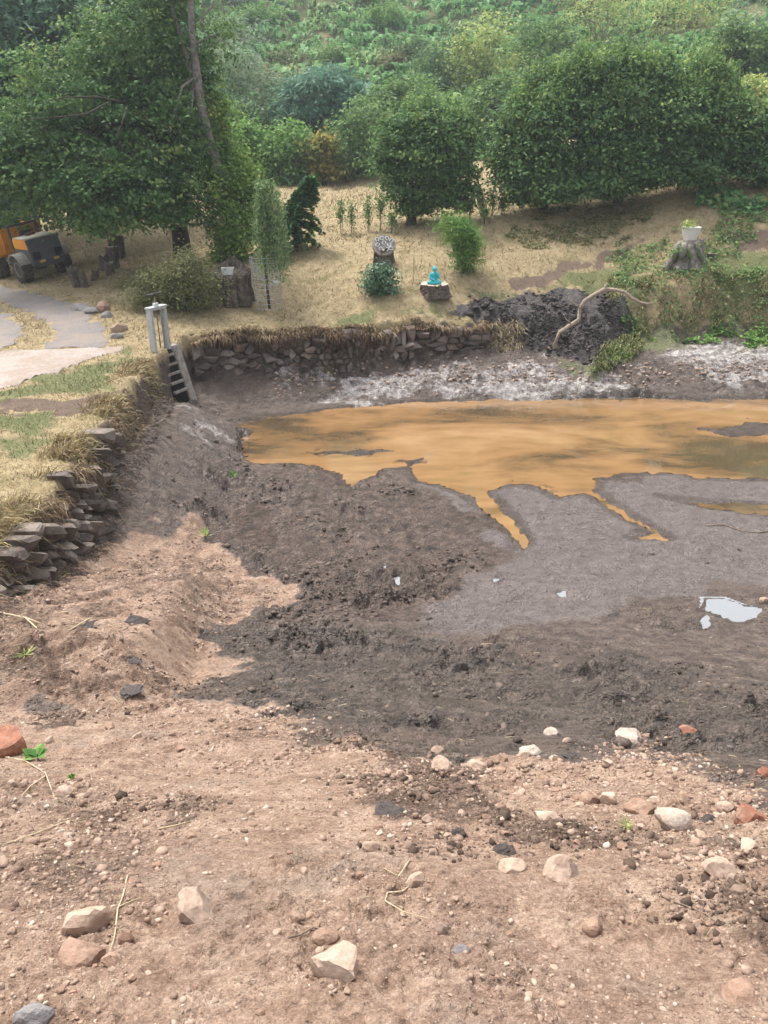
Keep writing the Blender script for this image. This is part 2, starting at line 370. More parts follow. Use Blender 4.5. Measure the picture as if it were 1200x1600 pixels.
# ------------------------------------------------------------------ materials
class NT:
    def __init__(s, name):
        m = bpy.data.materials.new(name); m.use_nodes = True; s.m = m; s.t = m.node_tree; s.t.nodes.clear(); MATS[name] = m
        s.out = s.n('ShaderNodeOutputMaterial')
        s.co = s.n('ShaderNodeTexCoord').outputs['Object']
        s.geo = s.n('ShaderNodeNewGeometry')
    def n(s, typ, **kw):
        x = s.t.nodes.new(typ)
        for k, v in kw.items(): setattr(x, k, v)
        return x
    def l(s, a, b):
        if isinstance(a, (int, float)): b.default_value = a
        elif isinstance(a, tuple): b.default_value = a if len(a) == 4 or b.type == 'VECTOR' else (*a, 1)
        else: s.t.links.new(a, b)
    def noise(s, scale, detail=4, rough=.55, co=None, dist=0, out='Fac'):
        x = s.n('ShaderNodeTexNoise'); s.l(co or s.geo.outputs['Position'], x.inputs['Vector'])
        x.inputs['Scale'].default_value = scale; x.inputs['Detail'].default_value = detail; x.inputs['Roughness'].default_value = rough; x.inputs['Distortion'].default_value = dist
        return x.outputs[out]
    def voro(s, scale, feature='F1', out='Distance', co=None):
        x = s.n('ShaderNodeTexVoronoi', feature=feature); s.l(co or s.geo.outputs['Position'], x.inputs['Vector']); x.inputs['Scale'].default_value = scale
        return x.outputs[out]
    def ramp(s, fac, stops):
        x = s.n('ShaderNodeValToRGB'); e = x.color_ramp.elements
        while len(e) < len(stops): e.new(.5)
        for el, (p, c) in zip(e, stops): el.position = p; el.color = (*c, 1) if isinstance(c, tuple) else (c, c, c, 1)
        s.l(fac, x.inputs[0]); return x.outputs[0]
    def mix(s, f, a, b):
        x = s.n('ShaderNodeMix', data_type='RGBA'); s.l(f, x.inputs[0]); s.l(a, x.inputs[6]); s.l(b, x.inputs[7]); return x.outputs[2]
    def mixf(s, f, a, b):
        x = s.n('ShaderNodeMix', data_type='FLOAT'); s.l(f, x.inputs[0]); s.l(a, x.inputs[2]); s.l(b, x.inputs[3]); return x.outputs[0]
    def mul(s, a, b, op='MULTIPLY', clamp=False):
        x = s.n('ShaderNodeMath', operation=op); x.use_clamp = clamp; s.l(a, x.inputs[0]); s.l(b, x.inputs[1]); return x.outputs[0]
    def ss(s, v, a, b):
        x = s.n('ShaderNodeMapRange', interpolation_type='SMOOTHSTEP'); s.l(v, x.inputs[0]); x.inputs[1].default_value = a; x.inputs[2].default_value = b; return x.outputs[0]
    def attr(s, name): return s.n('ShaderNodeAttribute', attribute_name=name).outputs['Fac']
    def bump(s, h, strength=.5, dist=.02, nrm=None):
        x = s.n('ShaderNodeBump'); s.l(h, x.inputs['Height']); x.inputs['Strength'].default_value = strength; x.inputs['Distance'].default_value = dist
        if nrm is not None: s.l(nrm, x.inputs['Normal'])
        return x.outputs[0]
    def pbr(s, col, rough=.8, nrm=None, spec=.5, metal=0.):
        b = s.n('ShaderNodeBsdfPrincipled'); s.l(col, b.inputs['Base Color']); s.l(rough, b.inputs['Roughness']); s.l(metal, b.inputs['Metallic']); s.l(spec, b.inputs['Specular IOR Level'])
        if nrm is not None: s.l(nrm, b.inputs['Normal'])
        s.t.links.new(b.outputs[0], s.out.inputs['Surface']); return b

def simple(name, c1, c2, scale=6, rough=.8, spec=.4, bump=.3, bdist=.01, metal=0., detail=5):
    t = NT(name); f = t.noise(scale, detail, .6, co=t.co); col = t.ramp(f, [(.3, c1), (.7, c2)])
    t.pbr(col, rough, t.bump(t.noise(scale*4, 4, .6, co=t.co), bump, bdist) if bump else None, spec, metal); return t

def leafmat(name, stops, trans=.35, rough=.65, spec=.2):
    t = NT(name); col = t.ramp(t.attr('rnd'), stops)
    b = t.pbr(col, rough, None, spec)
    tr = t.n('ShaderNodeBsdfTranslucent'); t.l(col, tr.inputs[0])
    mx = t.n('ShaderNodeMixShader'); mx.inputs[0].default_value = trans
    t.t.links.new(b.outputs[0], mx.inputs[1]); t.t.links.new(tr.outputs[0], mx.inputs[2]); t.t.links.new(mx.outputs[0], t.out.inputs['Surface'])

# ground
t = NT('ground')
P = t.geo.outputs['Position']
nb = t.noise(.9, 5, .6); nm = t.noise(4.5, 5, .62); nf = t.noise(28, 4, .65); nff = t.noise(110, 3, .6)
nedge = t.mul(t.mul(t.noise(2.6, 6, .68), .6), t.mul(t.noise(19, 5, .7), .4), 'ADD')
def lay(base, name, col, edge=.55, nz=None):
    f = t.ss(t.mul(t.attr(name), t.mul(t.mul(nz or nedge, .5, 'SUBTRACT'), edge*2.2), 'ADD'), .30, .70); return t.mix(f, base, col), f
mud = t.ramp(t.mul(t.mul(nm, .6), t.mul(nf, .4), 'ADD'), [(.38, (0.047, 0.034, 0.027)), (.5, (0.118, 0.087, 0.070)), (.62, (0.210, 0.161, 0.131))])
mud = t.mix(t.ss(nb, .5, .66), mud, t.ramp(nf, [(.3, (.085, .06, .047)), (.7, (.20, .145, .112))]))
tanc = t.ramp(t.mul(t.mul(nm, .5), t.mul(nf, .5), 'ADD'), [(.36, (.20, .128, .090)), (.5, (.345, .236, .172)), (.62, (.49, .362, .275))])
tanc = t.mix(t.ss(nb, .5, .7), tanc, t.ramp(nf, [(.34, (.18, .115, .085)), (.66, (.39, .275, .208))]))
tanc = t.mix(t.mul(t.ss(t.noise(1.7, 4, .6), .56, .68), .75), tanc, t.ramp(nf, [(.3, (.23, .17, .13)), (.7, (.40, .31, .245))]))
brn = t.ramp(t.mul(t.mul(nm, .5), t.mul(nf, .5), 'ADD'), [(.38, (.030, .020, .015)), (.5, (.09, .061, .047)), (.62, (.22, .158, .125))])
blk = t.ramp(t.mul(t.mul(nm, .5), t.mul(nf, .5), 'ADD'), [(.37, (0.036, 0.026, 0.022)), (.5, (0.092, 0.071, 0.057)), (.62, (0.184, 0.142, 0.117))])
lgt = t.ramp(t.mul(t.mul(nm, .5), t.mul(nf, .5), 'ADD'), [(.36, (.105, .084, .077)), (.5, (.182, .150, .139)), (.64, (.26, .219, .205))])
spl = t.ramp(nm, [(.3, (.040, .033, .029)), (.55, (.078, .065, .059)), (.7, (.13, .11, .10))])
crs = t.ramp(t.mul(t.mul(nm, .5), t.mul(nf, .5), 'ADD'), [(.38, (.12, .10, .09)), (.5, (.32, .29, .27)), (.6, (.60, .57, .54))])
grs = t.ramp(t.mul(t.mul(nm, .5), t.mul(nf, .5), 'ADD'), [(.34, (.21, .155, .085)), (.5, (.37, .29, .165)), (.66, (.50, .41, .26))])
grs = t.mix(t.ss(nb, .5, .72), grs, t.ramp(nf, [(.3, (.16, .13, .06)), (.7, (.30, .26, .13))]))
grn = t.ramp(nf, [(.3, (.10, .115, .045)), (.7, (.23, .235, .11))])
trk = t.ramp(nf, [(.3, (.095, .066, .05)), (.7, (.23, .168, .125))])
hil = t.ramp(t.noise(.25, 5, .6), [(.35, (.045, .065, .022)), (.5, (.10, .12, .045)), (.65, (.20, .16, .08))])
c = mud
c, f_l = lay(c, 'light', lgt, .5)
c, f_br = lay(c, 'brown', brn, 1.2)
c, f_bk = lay(c, 'black', blk, 1.1)
f_wt = t.ss(t.mul(t.attr('wet'), t.mul(t.mul(nedge, .5, 'SUBTRACT'), .8), 'ADD'), .2, .95)
c = t.mix(t.mul(f_wt, .6), c, t.ramp(nm, [(.3, (.055, .042, .033)), (.7, (.115, .088, .068))]))
c, f_cr = lay(c, 'crust', crs, 1.5)
c, f_tn = lay(c, 'tan', tanc, .7)
c, f_so = lay(c, 'soil', t.ramp(t.mul(t.mul(nm, .4), t.mul(nf, .6), 'ADD'), [(.36, (.09, .06, .046)), (.5, (.18, .123, .094)), (.64, (.31, .225, .175))]), .9)
c, f_nr = lay(c, 'near', trk, .7)
c, f_gr = lay(c, 'grass', grs, .5)
c, f_gn = lay(c, 'green', grn, .9)
c, f_tr = lay(c, 'track', trk, .8)
c, f_hi = lay(c, 'hill', hil, .4)
c, f_sp = lay(c, 'spoil', spl, .5)
spk = t.n('ShaderNodeMix', data_type='RGBA', blend_type='MULTIPLY'); spk.inputs[0].default_value = 1; t.l(c, spk.inputs[6]); t.l(t.ramp(t.mul(t.mul(nff, .6), t.mul(t.noise(240, 2, .6), .4), 'ADD'), [(.32, .62), (.5, 1.0), (.68, 1.32)]), spk.inputs[7]); c = spk.outputs[2]
dryf = t.mul(t.mul(t.mul(f_tn, f_gr, 'MAXIMUM'), t.mul(f_cr, f_hi, 'MAXIMUM'), 'MAXIMUM'), f_tr, 'MAXIMUM')
wet = t.ramp(t.noise(2.2, 5, .65), [(.35, .28), (.62, .58)])
rgh = t.mixf(dryf, t.mixf(f_l, wet, t.mul(wet, .75)), .92); rgh = t.mixf(t.mul(f_wt, t.mul(1., dryf, 'SUBTRACT')), rgh, .2); rgh = t.mixf(f_sp, rgh, .6); rgh = t.mixf(t.attr('smooth'), rgh, .3)
def absn(sc, d=4): return t.mul(t.mul(t.noise(sc, d, .6), .5, 'SUBTRACT'), 0, 'ABSOLUTE')
h_mud = t.mul(t.mul(absn(5), .24), t.mul(t.mul(absn(15), .13), t.mul(t.noise(48, 4, .6), .030), 'ADD'), 'ADD')
h_dry = t.mul(t.mul(t.noise(11, 6, .68), .05), t.mul(t.mul(t.voro(60), -.010), t.mul(t.noise(90, 4, .7), .018), 'ADD'), 'ADD')
hgt = t.mixf(dryf, h_mud, h_dry)
hgt = t.mixf(f_so, hgt, t.mul(h_mud, h_dry, 'ADD'))
t.pbr(c, rgh, t.bump(hgt, 1.0, 1.0), t.mixf(dryf, .5, .2))

# muddy orange water
t = NT('muddy_water')
mp = t.n('ShaderNodeMapping'); t.l(t.geo.outputs['Position'], mp.inputs[0]); mp.inputs['Scale'].default_value = (.55, 1.3, 1); w1 = t.noise(.30, 5, .6, co=mp.outputs[0], dist=.8); w2 = t.noise(1.6, 4, .6, co=mp.outputs[0])
col = t.ramp(t.mul(t.mul(w1, .75), t.mul(w2, .25), 'ADD'), [(.38, (.085, .062, .036)), (.46, (.19, .115, .055)), (.53, (.275, .16, .072)), (.64, (.345, .212, .105))])
b_ = t.pbr(col, .05, t.bump(t.noise(2.2, 3, .5), .04, .02), .75); t.l(t.ss(t.attr('dep'), .0, .022), b_.inputs['Alpha'])
t = NT('puddle_water'); t.pbr((.22, .23, .235), .04, None, .9)  # pale base colour stands in for the reflected white sky
t = NT('gravel'); g1 = t.noise(45, 3, .7); g2 = t.noise(1.2, 4, .6)
t.pbr(t.mix(t.ss(g2, .4, .65), t.ramp(g1, [(.36, (.10, .09, .085)), (.64, (.34, .31, .295))]), t.ramp(g1, [(.3, (.19, .155, .13)), (.7, (.36, .305, .265))])), .95, t.bump(g1, .6, .03), .2)
t = NT('concrete_path'); g1 = t.noise(14, 5, .7); g2 = t.noise(1.1, 5, .65)
t.pbr(t.mix(t.ss(g2, .42, .6), t.ramp(g1, [(.3, (.28, .24, .21)), (.7, (.42, .365, .325))]), t.ramp(g1, [(.3, (.24, .185, .15)), (.7, (.37, .305, .25))])), .9, t.bump(g1, .4, .02), .25)
t = NT('concrete'); g1 = t.noise(7, 6, .7, co=t.co)
t.pbr(t.ramp(g1, [(.3, (.15, .125, .10)), (.5, (.29, .26, .225)), (.7, (.40, .37, .33))]), .92, t.bump(t.noise(25, 5, .7, co=t.co), .5, .015), .25)
# stones take their colour from an attribute-free random per object
def stonemat(name, stops, scale=5, brough=.5, dusty=0.):
    t = NT(name); r = t.n('ShaderNodeObjectInfo').outputs['Random']; g = t.noise(scale, 6, .68); gg = t.noise(scale*6, 4, .65)
    base = t.ramp(r, stops)
    dark = t.n('ShaderNodeMix', data_type='RGBA', blend_type='MULTIPLY'); dark.inputs[0].default_value = 1
    t.l(base, dark.inputs[6]); t.l(t.ramp(t.mul(t.mul(g, .6), t.mul(gg, .4), 'ADD'), [(.32, .52), (.5, .95), (.68, 1.3)]), dark.inputs[7])
    dust = t.mix(t.mul(t.ss(t.noise(scale*1.7, 5, .7), .47, .66), dusty), dark.outputs[2], t.ramp(gg, [(.3, (.25, .17, .128)), (.7, (.40, .29, .22))]))
    t.pbr(dust, .92, t.bump(t.mul(g, t.mul(gg, .5), 'ADD'), brough, .03), .25)
stonemat('wall_stone', [(0, (.09, .074, .064)), (.3, (.15, .122, .104)), (.55, (.21, .18, .155)), (.75, (.17, .118, .092)), (1, (.34, .30, .265))], 4, .7, .3)
stonemat('bank_stone', [(0, (.085, .07, .06)), (.35, (.15, .125, .105)), (.65, (.12, .10, .088)), (1, (.26, .225, .19))], 4, .8, .35)
stonemat('pale_rock', [(0, (.36, .255, .19)), (.5, (.45, .34, .265)), (1, (.40, .285, .215))], 7, .4, .75)
stonemat('white_rock', [(0, (.43, .36, .295)), (1, (.51, .44, .375))], 8, .4, .75)
stonemat('brown_rock', [(0, (.26, .165, .115)), (.5, (.33, .22, .16)), (1, (.30, .185, .13))], 8, .5, .75)
stonemat('red_rock', [(0, (.27, .115, .075)), (1, (.33, .155, .10))], 7, .5, .75)
stonemat('grey_rock', [(0, (.20, .19, .19)), (1, (.28, .255, .245))], 6, .6)
stonemat('mud_lump', [(0, (.062, .052, .048)), (1, (.10, .084, .078))], 14, .7)
def scattermat(name, stops, rough=.95, scale=30):
    t = NT(name); g = t.noise(scale, 4, .65)
    m = t.n('ShaderNodeMix', data_type='RGBA', blend_type='MULTIPLY'); m.inputs[0].default_value = 1
    t.l(t.ramp(t.attr('rnd'), stops), m.inputs[6]); t.l(t.ramp(g, [(.3, .6), (.7, 1.25)]), m.inputs[7])
    t.pbr(m.outputs[2], rough, t.bump(g, .4, .01), .2)
scattermat('pebbles', [(0, (.18, .12, .09)), (.3, (.29, .20, .15)), (.7, (.39, .28, .215)), (.93, (.47, .36, .285)), (1, (.55, .46, .385))])
scattermat('clods', [(0, (.045, .034, .028)), (.5, (.095, .072, .06)), (1, (.17, .13, .108))], .75)
scattermat('spoil_clods', [(0, (.034, .028, .026)), (.6, (.068, .057, .052)), (1, (.11, .092, .085))], .65)
scattermat('crumbs', [(0, (.06, .042, .032)), (.5, (.13, .09, .068)), (1, (.25, .175, .135))], .9)
scattermat('straw', [(0, (.25, .19, .11)), (.5, (.42, .34, .21)), (1, (.60, .52, .36))], .9)
scattermat('dry_grass', [(0, (.20, .145, .07)), (.35, (.35, .265, .14)), (.7, (.48, .385, .225)), (.9, (.58, .49, .31)), (1, (.25, .27, .10))], .9, 3)
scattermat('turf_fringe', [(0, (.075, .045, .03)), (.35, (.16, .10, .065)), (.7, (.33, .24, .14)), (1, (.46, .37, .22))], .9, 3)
scattermat('green_grass', [(0, (.09, .12, .035)), (.45, (.16, .195, .07)), (.75, (.27, .275, .125)), (1, (.44, .37, .20))], .8, 3)
scattermat('roots', [(0, (.06, .045, .035)), (.6, (.13, .10, .08)), (1, (.28, .22, .16))], .9, 3)
leafmat('leaf_hornbeam', [(0, (0.048, 0.109, 0.037)), (.45, (0.099, 0.199, 0.062)), (.8, (0.193, 0.311, 0.096)), (1, (0.404, 0.446, 0.145))])
leafmat('leaf_hedge', [(0, (0.052, 0.115, 0.051)), (.5, (0.115, 0.218, 0.081)), (.85, (0.236, 0.366, 0.117)), (1, (0.491, 0.576, 0.180))])
leafmat('leaf_chestnut', [(0, (0.055, 0.131, 0.090)), (.5, (0.100, 0.198, 0.123)), (1, (0.188, 0.297, 0.159))])
leafmat('leaf_ivy', [(0, (0.076, 0.159, 0.040)), (.5, (0.179, 0.311, 0.074)), (.85, (0.362, 0.481, 0.117)), (1, (0.691, 0.628, 0.170))])
leafmat('leaf_willow', [(0, (0.109, 0.198, 0.079)), (.5, (0.198, 0.317, 0.129)), (1, (0.378, 0.457, 0.219))])
leafmat('leaf_fir', [(0, (0.036, 0.119, 0.044)), (.5, (0.069, 0.188, 0.064)), (1, (0.159, 0.317, 0.100))], .15)
leafmat('leaf_bright', [(0, (0.090, 0.198, 0.050)), (.5, (0.169, 0.317, 0.079)), (1, (0.317, 0.476, 0.140))])
leafmat('leaf_mid', [(0, (0.070, 0.148, 0.051)), (.5, (0.157, 0.276, 0.096)), (1, (0.376, 0.471, 0.170))])
leafmat('leaf_dark', [(0, (0.048, 0.100, 0.046)), (.5, (0.106, 0.189, 0.081)), (1, (0.231, 0.327, 0.121))])
leafmat('leaf_blue', [(0, (0.090, 0.188, 0.140)), (.5, (0.148, 0.288, 0.198)), (1, (0.259, 0.417, 0.278))])
leafmat('leaf_silver', [(0, (0.140, 0.219, 0.129)), (.5, (0.238, 0.328, 0.198)), (1, (0.417, 0.497, 0.317))])
leafmat('leaf_yellow', [(0, (.12, .17, .045)), (.45, (.22, .22, .06)), (.8, (.46, .37, .08)), (1, (.34, .30, .09))])
leafmat('leaf_birch', [(0, (0.198, 0.278, 0.090)), (.5, (0.378, 0.457, 0.159)), (1, (0.675, 0.675, 0.259))])
leafmat('leaf_bracken', [(0, (0.083, 0.198, 0.069)), (.45, (0.148, 0.328, 0.119)), (.75, (0.238, 0.417, 0.169)), (.93, (0.378, 0.476, 0.198)), (1, (0.516, 0.397, 0.178))])
leafmat('leaf_olive', [(0, (0.100, 0.109, 0.050)), (.5, (0.188, 0.209, 0.090)), (.9, (0.297, 0.297, 0.129)), (1, (0.397, 0.219, 0.119))])
leafmat('leaf_laurel', [(0, (0.044, 0.109, 0.059)), (.5, (0.090, 0.198, 0.100)), (1, (0.238, 0.357, 0.198))], .15, .35, .5)
simple('bark', (.05, .042, .034), (.13, .11, .09), 9, .95, .2, .8, .03)
simple('bark_grey', (.14, .12, .10), (.36, .32, .285), 7, .95, .2, .6, .02)
simple('stump_wood', (.055, .042, .033), (.20, .165, .135), 8, .95, .2, .8, .04)
simple('cut_wood', (.38, .30, .22), (.60, .52, .42), 12, .9, .2, .4, .01)
simple('dead_wood', (.24, .175, .12), (.46, .385, .31), 9, .85, .25, .6, .015)
simple('twig', (.13, .095, .07), (.26, .20, .16), 30, .9, .2, .3, .004)
simple('stalk', (.42, .33, .20), (.60, .50, .34), 20, .9, .2, .2, .003)
simple('painted_steel', (.36, .37, .36), (.52, .53, .52), 8, .6, .4, .15, .003)
simple('dark_steel', (.035, .036, .037), (.075, .073, .07), 12, .6, .5, .2, .003)
simple('rusty_rod', (.16, .10, .06), (.30, .21, .13), 20, .8, .4, .3, .003)
simple('wire', (.32, .33, .33), (.50, .51, .51), 20, .5, .5, 0, 0)
simple('orange_paint', (.66, .25, .02), (.80, .36, .045), 3, .5, .4, .1, .004)
simple('grey_paint', (.06, .066, .072), (.11, .116, .122), 4, .5, .4, .1, .003)
simple('cream_paint', (.55, .52, .44), (.72, .69, .60), 5, .6, .3, .1, .003)
simple('rubber', (.03, .027, .025), (.10, .085, .07), 6, .9, .2, .3, .01)
simple('rim_paint', (.22, .21, .19), (.34, .32, .29), 8, .7, .3, .1, .003)
simple('seat_vinyl', (.015, .016, .017), (.035, .035, .036), 8, .5, .4, .1, .003)
simple('red_brown', (.10, .025, .018), (.20, .06, .04), 8, .7, .3, .2, .003)
simple('yellow_plate', (.62, .36, .04), (.74, .46, .07), 10, .5, .4, 0, 0)
simple('white_glaze', (.66, .66, .63), (.82, .82, .80), 5, .5, .4, .1, .004)
simple('turquoise_paint', (.03, .42, .47), (.07, .56, .60), 6, .55, .4, .2, .004)
simple('white_paint', (.55, .56, .56), (.80, .80, .79), 9, .7, .3, .2, .003)
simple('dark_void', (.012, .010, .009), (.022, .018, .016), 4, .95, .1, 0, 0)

# ------------------------------------------------------------------ ground sheet
def build_ground():
    ys = [-4.0]
    while ys[-1] < 172:
        y = ys[-1]
        ys.append(y+(.12 if y < .5 else (.055 if 24.6 < y < 30.6 else max(.0095, .0046*y)) if y < 31 else .02*y if y < 60 else .035*y))
    ys = np.array(ys); NC = 545
    u = np.linspace(-1, 1, NC); u = u*(.5+.5*u*u)
    half = 2.6+.74*np.maximum(ys, 0)+1.4*sstep(0, 3, ys)
    X = u[None, :]*half[:, None]; Y = np.repeat(ys[:, None], NC, 1)
    x, y = X.ravel(), Y.ravel()
    M = masks(x, y); z = gz(x, y, M)
    nr = len(ys); i = np.arange(nr-1)[:, None]*NC+np.arange(NC-1)[None, :]; i = i.ravel()
    F = np.stack([i, i+1, i+1+NC, i+NC], 1)
    A = {k: M[k] for k in ('tan', 'brown', 'black', 'light', 'crust', 'grass', 'green', 'track', 'hill', 'spoil', 'near', 'smooth', 'soil', 'wet')}
    o = obj('ground', np.stack([x, y, z], 1), F, 'ground', attrs=A, smooth=True)
    tag(o, 'bare earth, pond mud and dry turf of the drained pond and its banks', 'ground', kind='structure')
    print('ground verts', len(x))
build_ground()

def sheet(name, polys, step, mat, lift, label, cat, kind='structure', warp=.06, fn=None, sag=0):
    V = []; F = []; base = 0
    for poly in polys:
        P = np.array(poly); x0, y0 = P.min(0)-.2; x1, y1 = P.max(0)+.2
        x0 = max(x0, -36); nx = int((x1-x0)/step)+2; ny = int((y1-y0)/step)+2
        gx, gy = np.meshgrid(x0+np.arange(nx)*step, y0+np.arange(ny)*step); x, y = gx.ravel(), gy.ravel()
        sd = poly_sd(x, y, P)+warp*fbm(x, y, .5, 3, 61)
        z = fn(x, y) if fn else gz(x, y)+lift-sag*sstep(.12, -.05, sd)
        i = (np.arange(ny-1)[:, None]*nx+np.arange(nx-1)[None, :]).ravel()
        q = np.stack([i, i+1, i+1+nx, i+nx], 1); q = q[(sd[q] > 0).sum(1) >= 3]
        used, inv = np.unique(q, return_inverse=True)
        V.append(np.stack([x, y, z], 1)[used]); F.append(inv.reshape(-1, 4)+base); base += len(used)
    o = obj(name, np.concatenate(V), np.concatenate(F), mat, smooth=True)
    return tag(o, label, cat, kind=kind)
sheet('gravel_lane', LANE, .08, 'gravel', .025, 'grey gravel lane with two wheel tracks curving past the dumper', 'lane', sag=.03, warp=.22)
sheet('concrete_apron', [APRON], .08, 'concrete_path', .03, 'pale worn concrete strip crossing in front of the lane', 'path', sag=.03, warp=.13)
def pond():
    st = .11; xs = np.arange(-5.5, 24, st); ys = np.arange(13.2, 25.7, st); gx, gy = np.meshgrid(xs, ys); x, y = gx.ravel(), gy.ravel()
    dep = -gz(x, y); nx = len(xs); i = (np.arange(len(ys)-1)[:, None]*nx+np.arange(nx-1)[None, :]).ravel(); q = np.stack([i, i+1, i+1+nx, i+nx], 1); q = q[(dep[q] > -.02).any(1)]
    used, inv = np.unique(q, return_inverse=True)
    o = obj('pond_water', np.stack([x, y, 0*x], 1)[used], inv.reshape(-1, 4), 'muddy_water', attrs={'dep': dep[used]}, smooth=True)
    tag(o, 'shallow orange brown muddy water left in the drained pond', 'water', kind='structure')
pond()
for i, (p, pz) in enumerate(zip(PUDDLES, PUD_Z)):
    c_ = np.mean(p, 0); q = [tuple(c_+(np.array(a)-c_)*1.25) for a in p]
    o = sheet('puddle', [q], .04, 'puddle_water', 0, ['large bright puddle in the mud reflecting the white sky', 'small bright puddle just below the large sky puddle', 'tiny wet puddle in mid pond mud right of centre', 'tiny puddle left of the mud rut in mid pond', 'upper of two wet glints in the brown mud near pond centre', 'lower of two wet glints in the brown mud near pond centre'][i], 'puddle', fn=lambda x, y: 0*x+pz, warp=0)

# ------------------------------------------------------------------ foliage builders
def unit(v): return v/(np.linalg.norm(v, axis=-1, keepdims=True)+1e-9)
def leaf_mesh(name, C, Nn, A, L, W, rnd):
    """folded rhombic leaves: centre C, normal Nn, axis A, length L, width W"""
    n = len(C); B = unit(np.cross(Nn, A)); L = np.broadcast_to(L, n)[:, None]; W = np.broadcast_to(W, n)[:, None]
    V = np.empty((n, 4, 3)); V[:, 0] = C-A*L*.5; V[:, 1] = C+B*W*.5+Nn*W*.18; V[:, 2] = C+A*L*.5; V[:, 3] = C-B*W*.5+Nn*W*.18
    F = np.arange(n*4).reshape(n, 4)
    return mesh_from(name, V.reshape(-1, 3), F, {'rnd': np.repeat(np.clip(rnd, 0, 1), 4)})
def crown_pts(lobes, n, r, shell=.5, clump=44, spread=(.32, .32, .10), droop=.2, bottom=None, up=.75):
    """leaf positions clustered in sprays over the lobes (cx,cy,cz,rx,ry,rz)"""
    lob = np.array(lobes, float); wgt = (lob[:, 3]*lob[:, 5]+lob[:, 3]*lob[:, 4]+lob[:, 4]*lob[:, 5]); wgt /= wgt.sum()
    nc = max(1, n//clump); li = r.choice(len(lob), nc, p=wgt); Lb = lob[li]
    d = unit(r.normal(size=(nc, 3))); rad = np.clip(shell+(1.04-shell)*r.random(nc)**.55, 0, 1.1)+.10*r.normal(size=nc)*(r.random(nc) < .3)
    th_ = np.arctan2(d[:, 1], d[:, 0]); rad = rad*(1+.20*fbm(th_*2.2+li*7.3, d[:, 2]*3.2+li*3.1, 1, 2, 5))
    cc = Lb[:, :3]+d*Lb[:, 3:]*rad[:, None]
    cs = .55+.9*r.random(nc)
    crnd = r.random(nc)
    idx = np.repeat(np.arange(nc), clump); m = len(idx)
    off = r.normal(size=(m, 3))*np.array(spread)*cs[idx][:, None]
    outd = d[idx]
    off[:, 2] -= droop*np.abs(off[:, 0]*outd[:, 0]+off[:, 1]*outd[:, 1])
    C = cc[idx]+off
    Nn = unit(.45*outd+np.array((0, 0, up))+.55*r.normal(size=(m, 3)))
    a = r.normal(size=(m, 3))+.8*outd; a[:, 2] -= .45; A = unit(a-Nn*(a*Nn).sum(1, keepdims=True))
    rnd = .62*crnd[idx]+.38*r.random(m)
    return C, Nn, A, rnd
def crown(parent, lobes, n, mat, leaf=(.13, .075), name='crown', seed=1, shoots=0, keep=None, **kw):
    r = np.random.default_rng(seed); C, Nn, A, rnd = crown_pts(lobes, n, r, **kw)
    if keep is not None:
        k = keep(C); C, Nn, A, rnd = C[k], Nn[k], A[k], rnd[k]
    sz = .65+.7*r.random(len(C))
    if parent is not None: C = C-np.array(parent.location)
    if shoots:
        lob = np.array(lobes); m = shoots; li = r.integers(len(lob), size=m); th = r.uniform(0, 6.28, m); q = r.random(m)**.5*.85; X = lob[li, 0]+lob[li, 3]*q*np.cos(th); Y_ = lob[li, 1]+lob[li, 4]*q*np.sin(th)
        Z = np.max(np.where(((X[:, None]-lob[:, 0])/lob[:, 3])**2+((Y_[:, None]-lob[:, 1])/lob[:, 4])**2 < 1, lob[:, 2]+lob[:, 5]*np.sqrt(np.clip(1-((X[:, None]-lob[:, 0])/lob[:, 3])**2-((Y_[:, None]-lob[:, 1])/lob[:, 4])**2, 0, 1)), -9), 1)
        hs = r.uniform(.3, 1.1, m); kk = 16; idx = np.repeat(np.arange(m), kk); t_ = np.tile(np.linspace(0, 1, kk), m)
        C2 = np.stack([X[idx], Y_[idx], Z[idx]-.25+t_*hs[idx]], 1)+r.normal(size=(m*kk, 3))*np.array((.09, .09, .03))*(1.2-t_)[:, None]
        N2 = unit(np.array((0, 0, .6))+r.normal(size=(m*kk, 3))*.6); A2 = unit(np.cross(N2, r.normal(size=(m*kk, 3))))
        C = np.concatenate([C, C2-(np.array(parent.location) if parent is not None else 0)]); Nn = np.concatenate([Nn, N2]); A = np.concatenate([A, A2]); rnd = np.concatenate([rnd, .45+.55*r.random(m*kk)]); sz = np.concatenate([sz, .5+.5*r.random(m*kk)])
    return link(name, leaf_mesh(name, C, Nn, A, leaf[0]*sz, leaf[1]*sz, rnd), mat, parent)
def limb_pts(a, b, r, wob=.12, n=6, arch=.0):
    a, b = np.array(a, float), np.array(b, float); L = np.linalg.norm(b-a); t = np.linspace(0, 1, n)[:, None]
    p = a+(b-a)*t+r.normal(size=(n, 3))*wob*L*.25*(np.sin(np.pi*t)); p[:, 2] += arch*L*np.sin(np.pi*t[:, 0]); p[0] = a; p[-1] = b
    return p
def woody(parent, limbs, mat='bark', name='trunk', seg=9, seed=0):
    """limbs: list of (points, radii) in world space"""
    o_ = np.array(parent.location); mb = MB()
    for pts, rad in limbs: mb.tube([tuple(np.array(p)-o_) for p in pts], rad, seg)
    return mb.build(name, mat, parent, smooth=True)
def plobe(px, py, Y, rpx, rpy=None, ry=None):
    p = at(px, py, Y); k = depth(p)/FPX; rx = rpx*k; rz = (rpy or rpx)*k
    return (p[0], p[1], p[2], rx, ry if ry else .8*rx, rz)
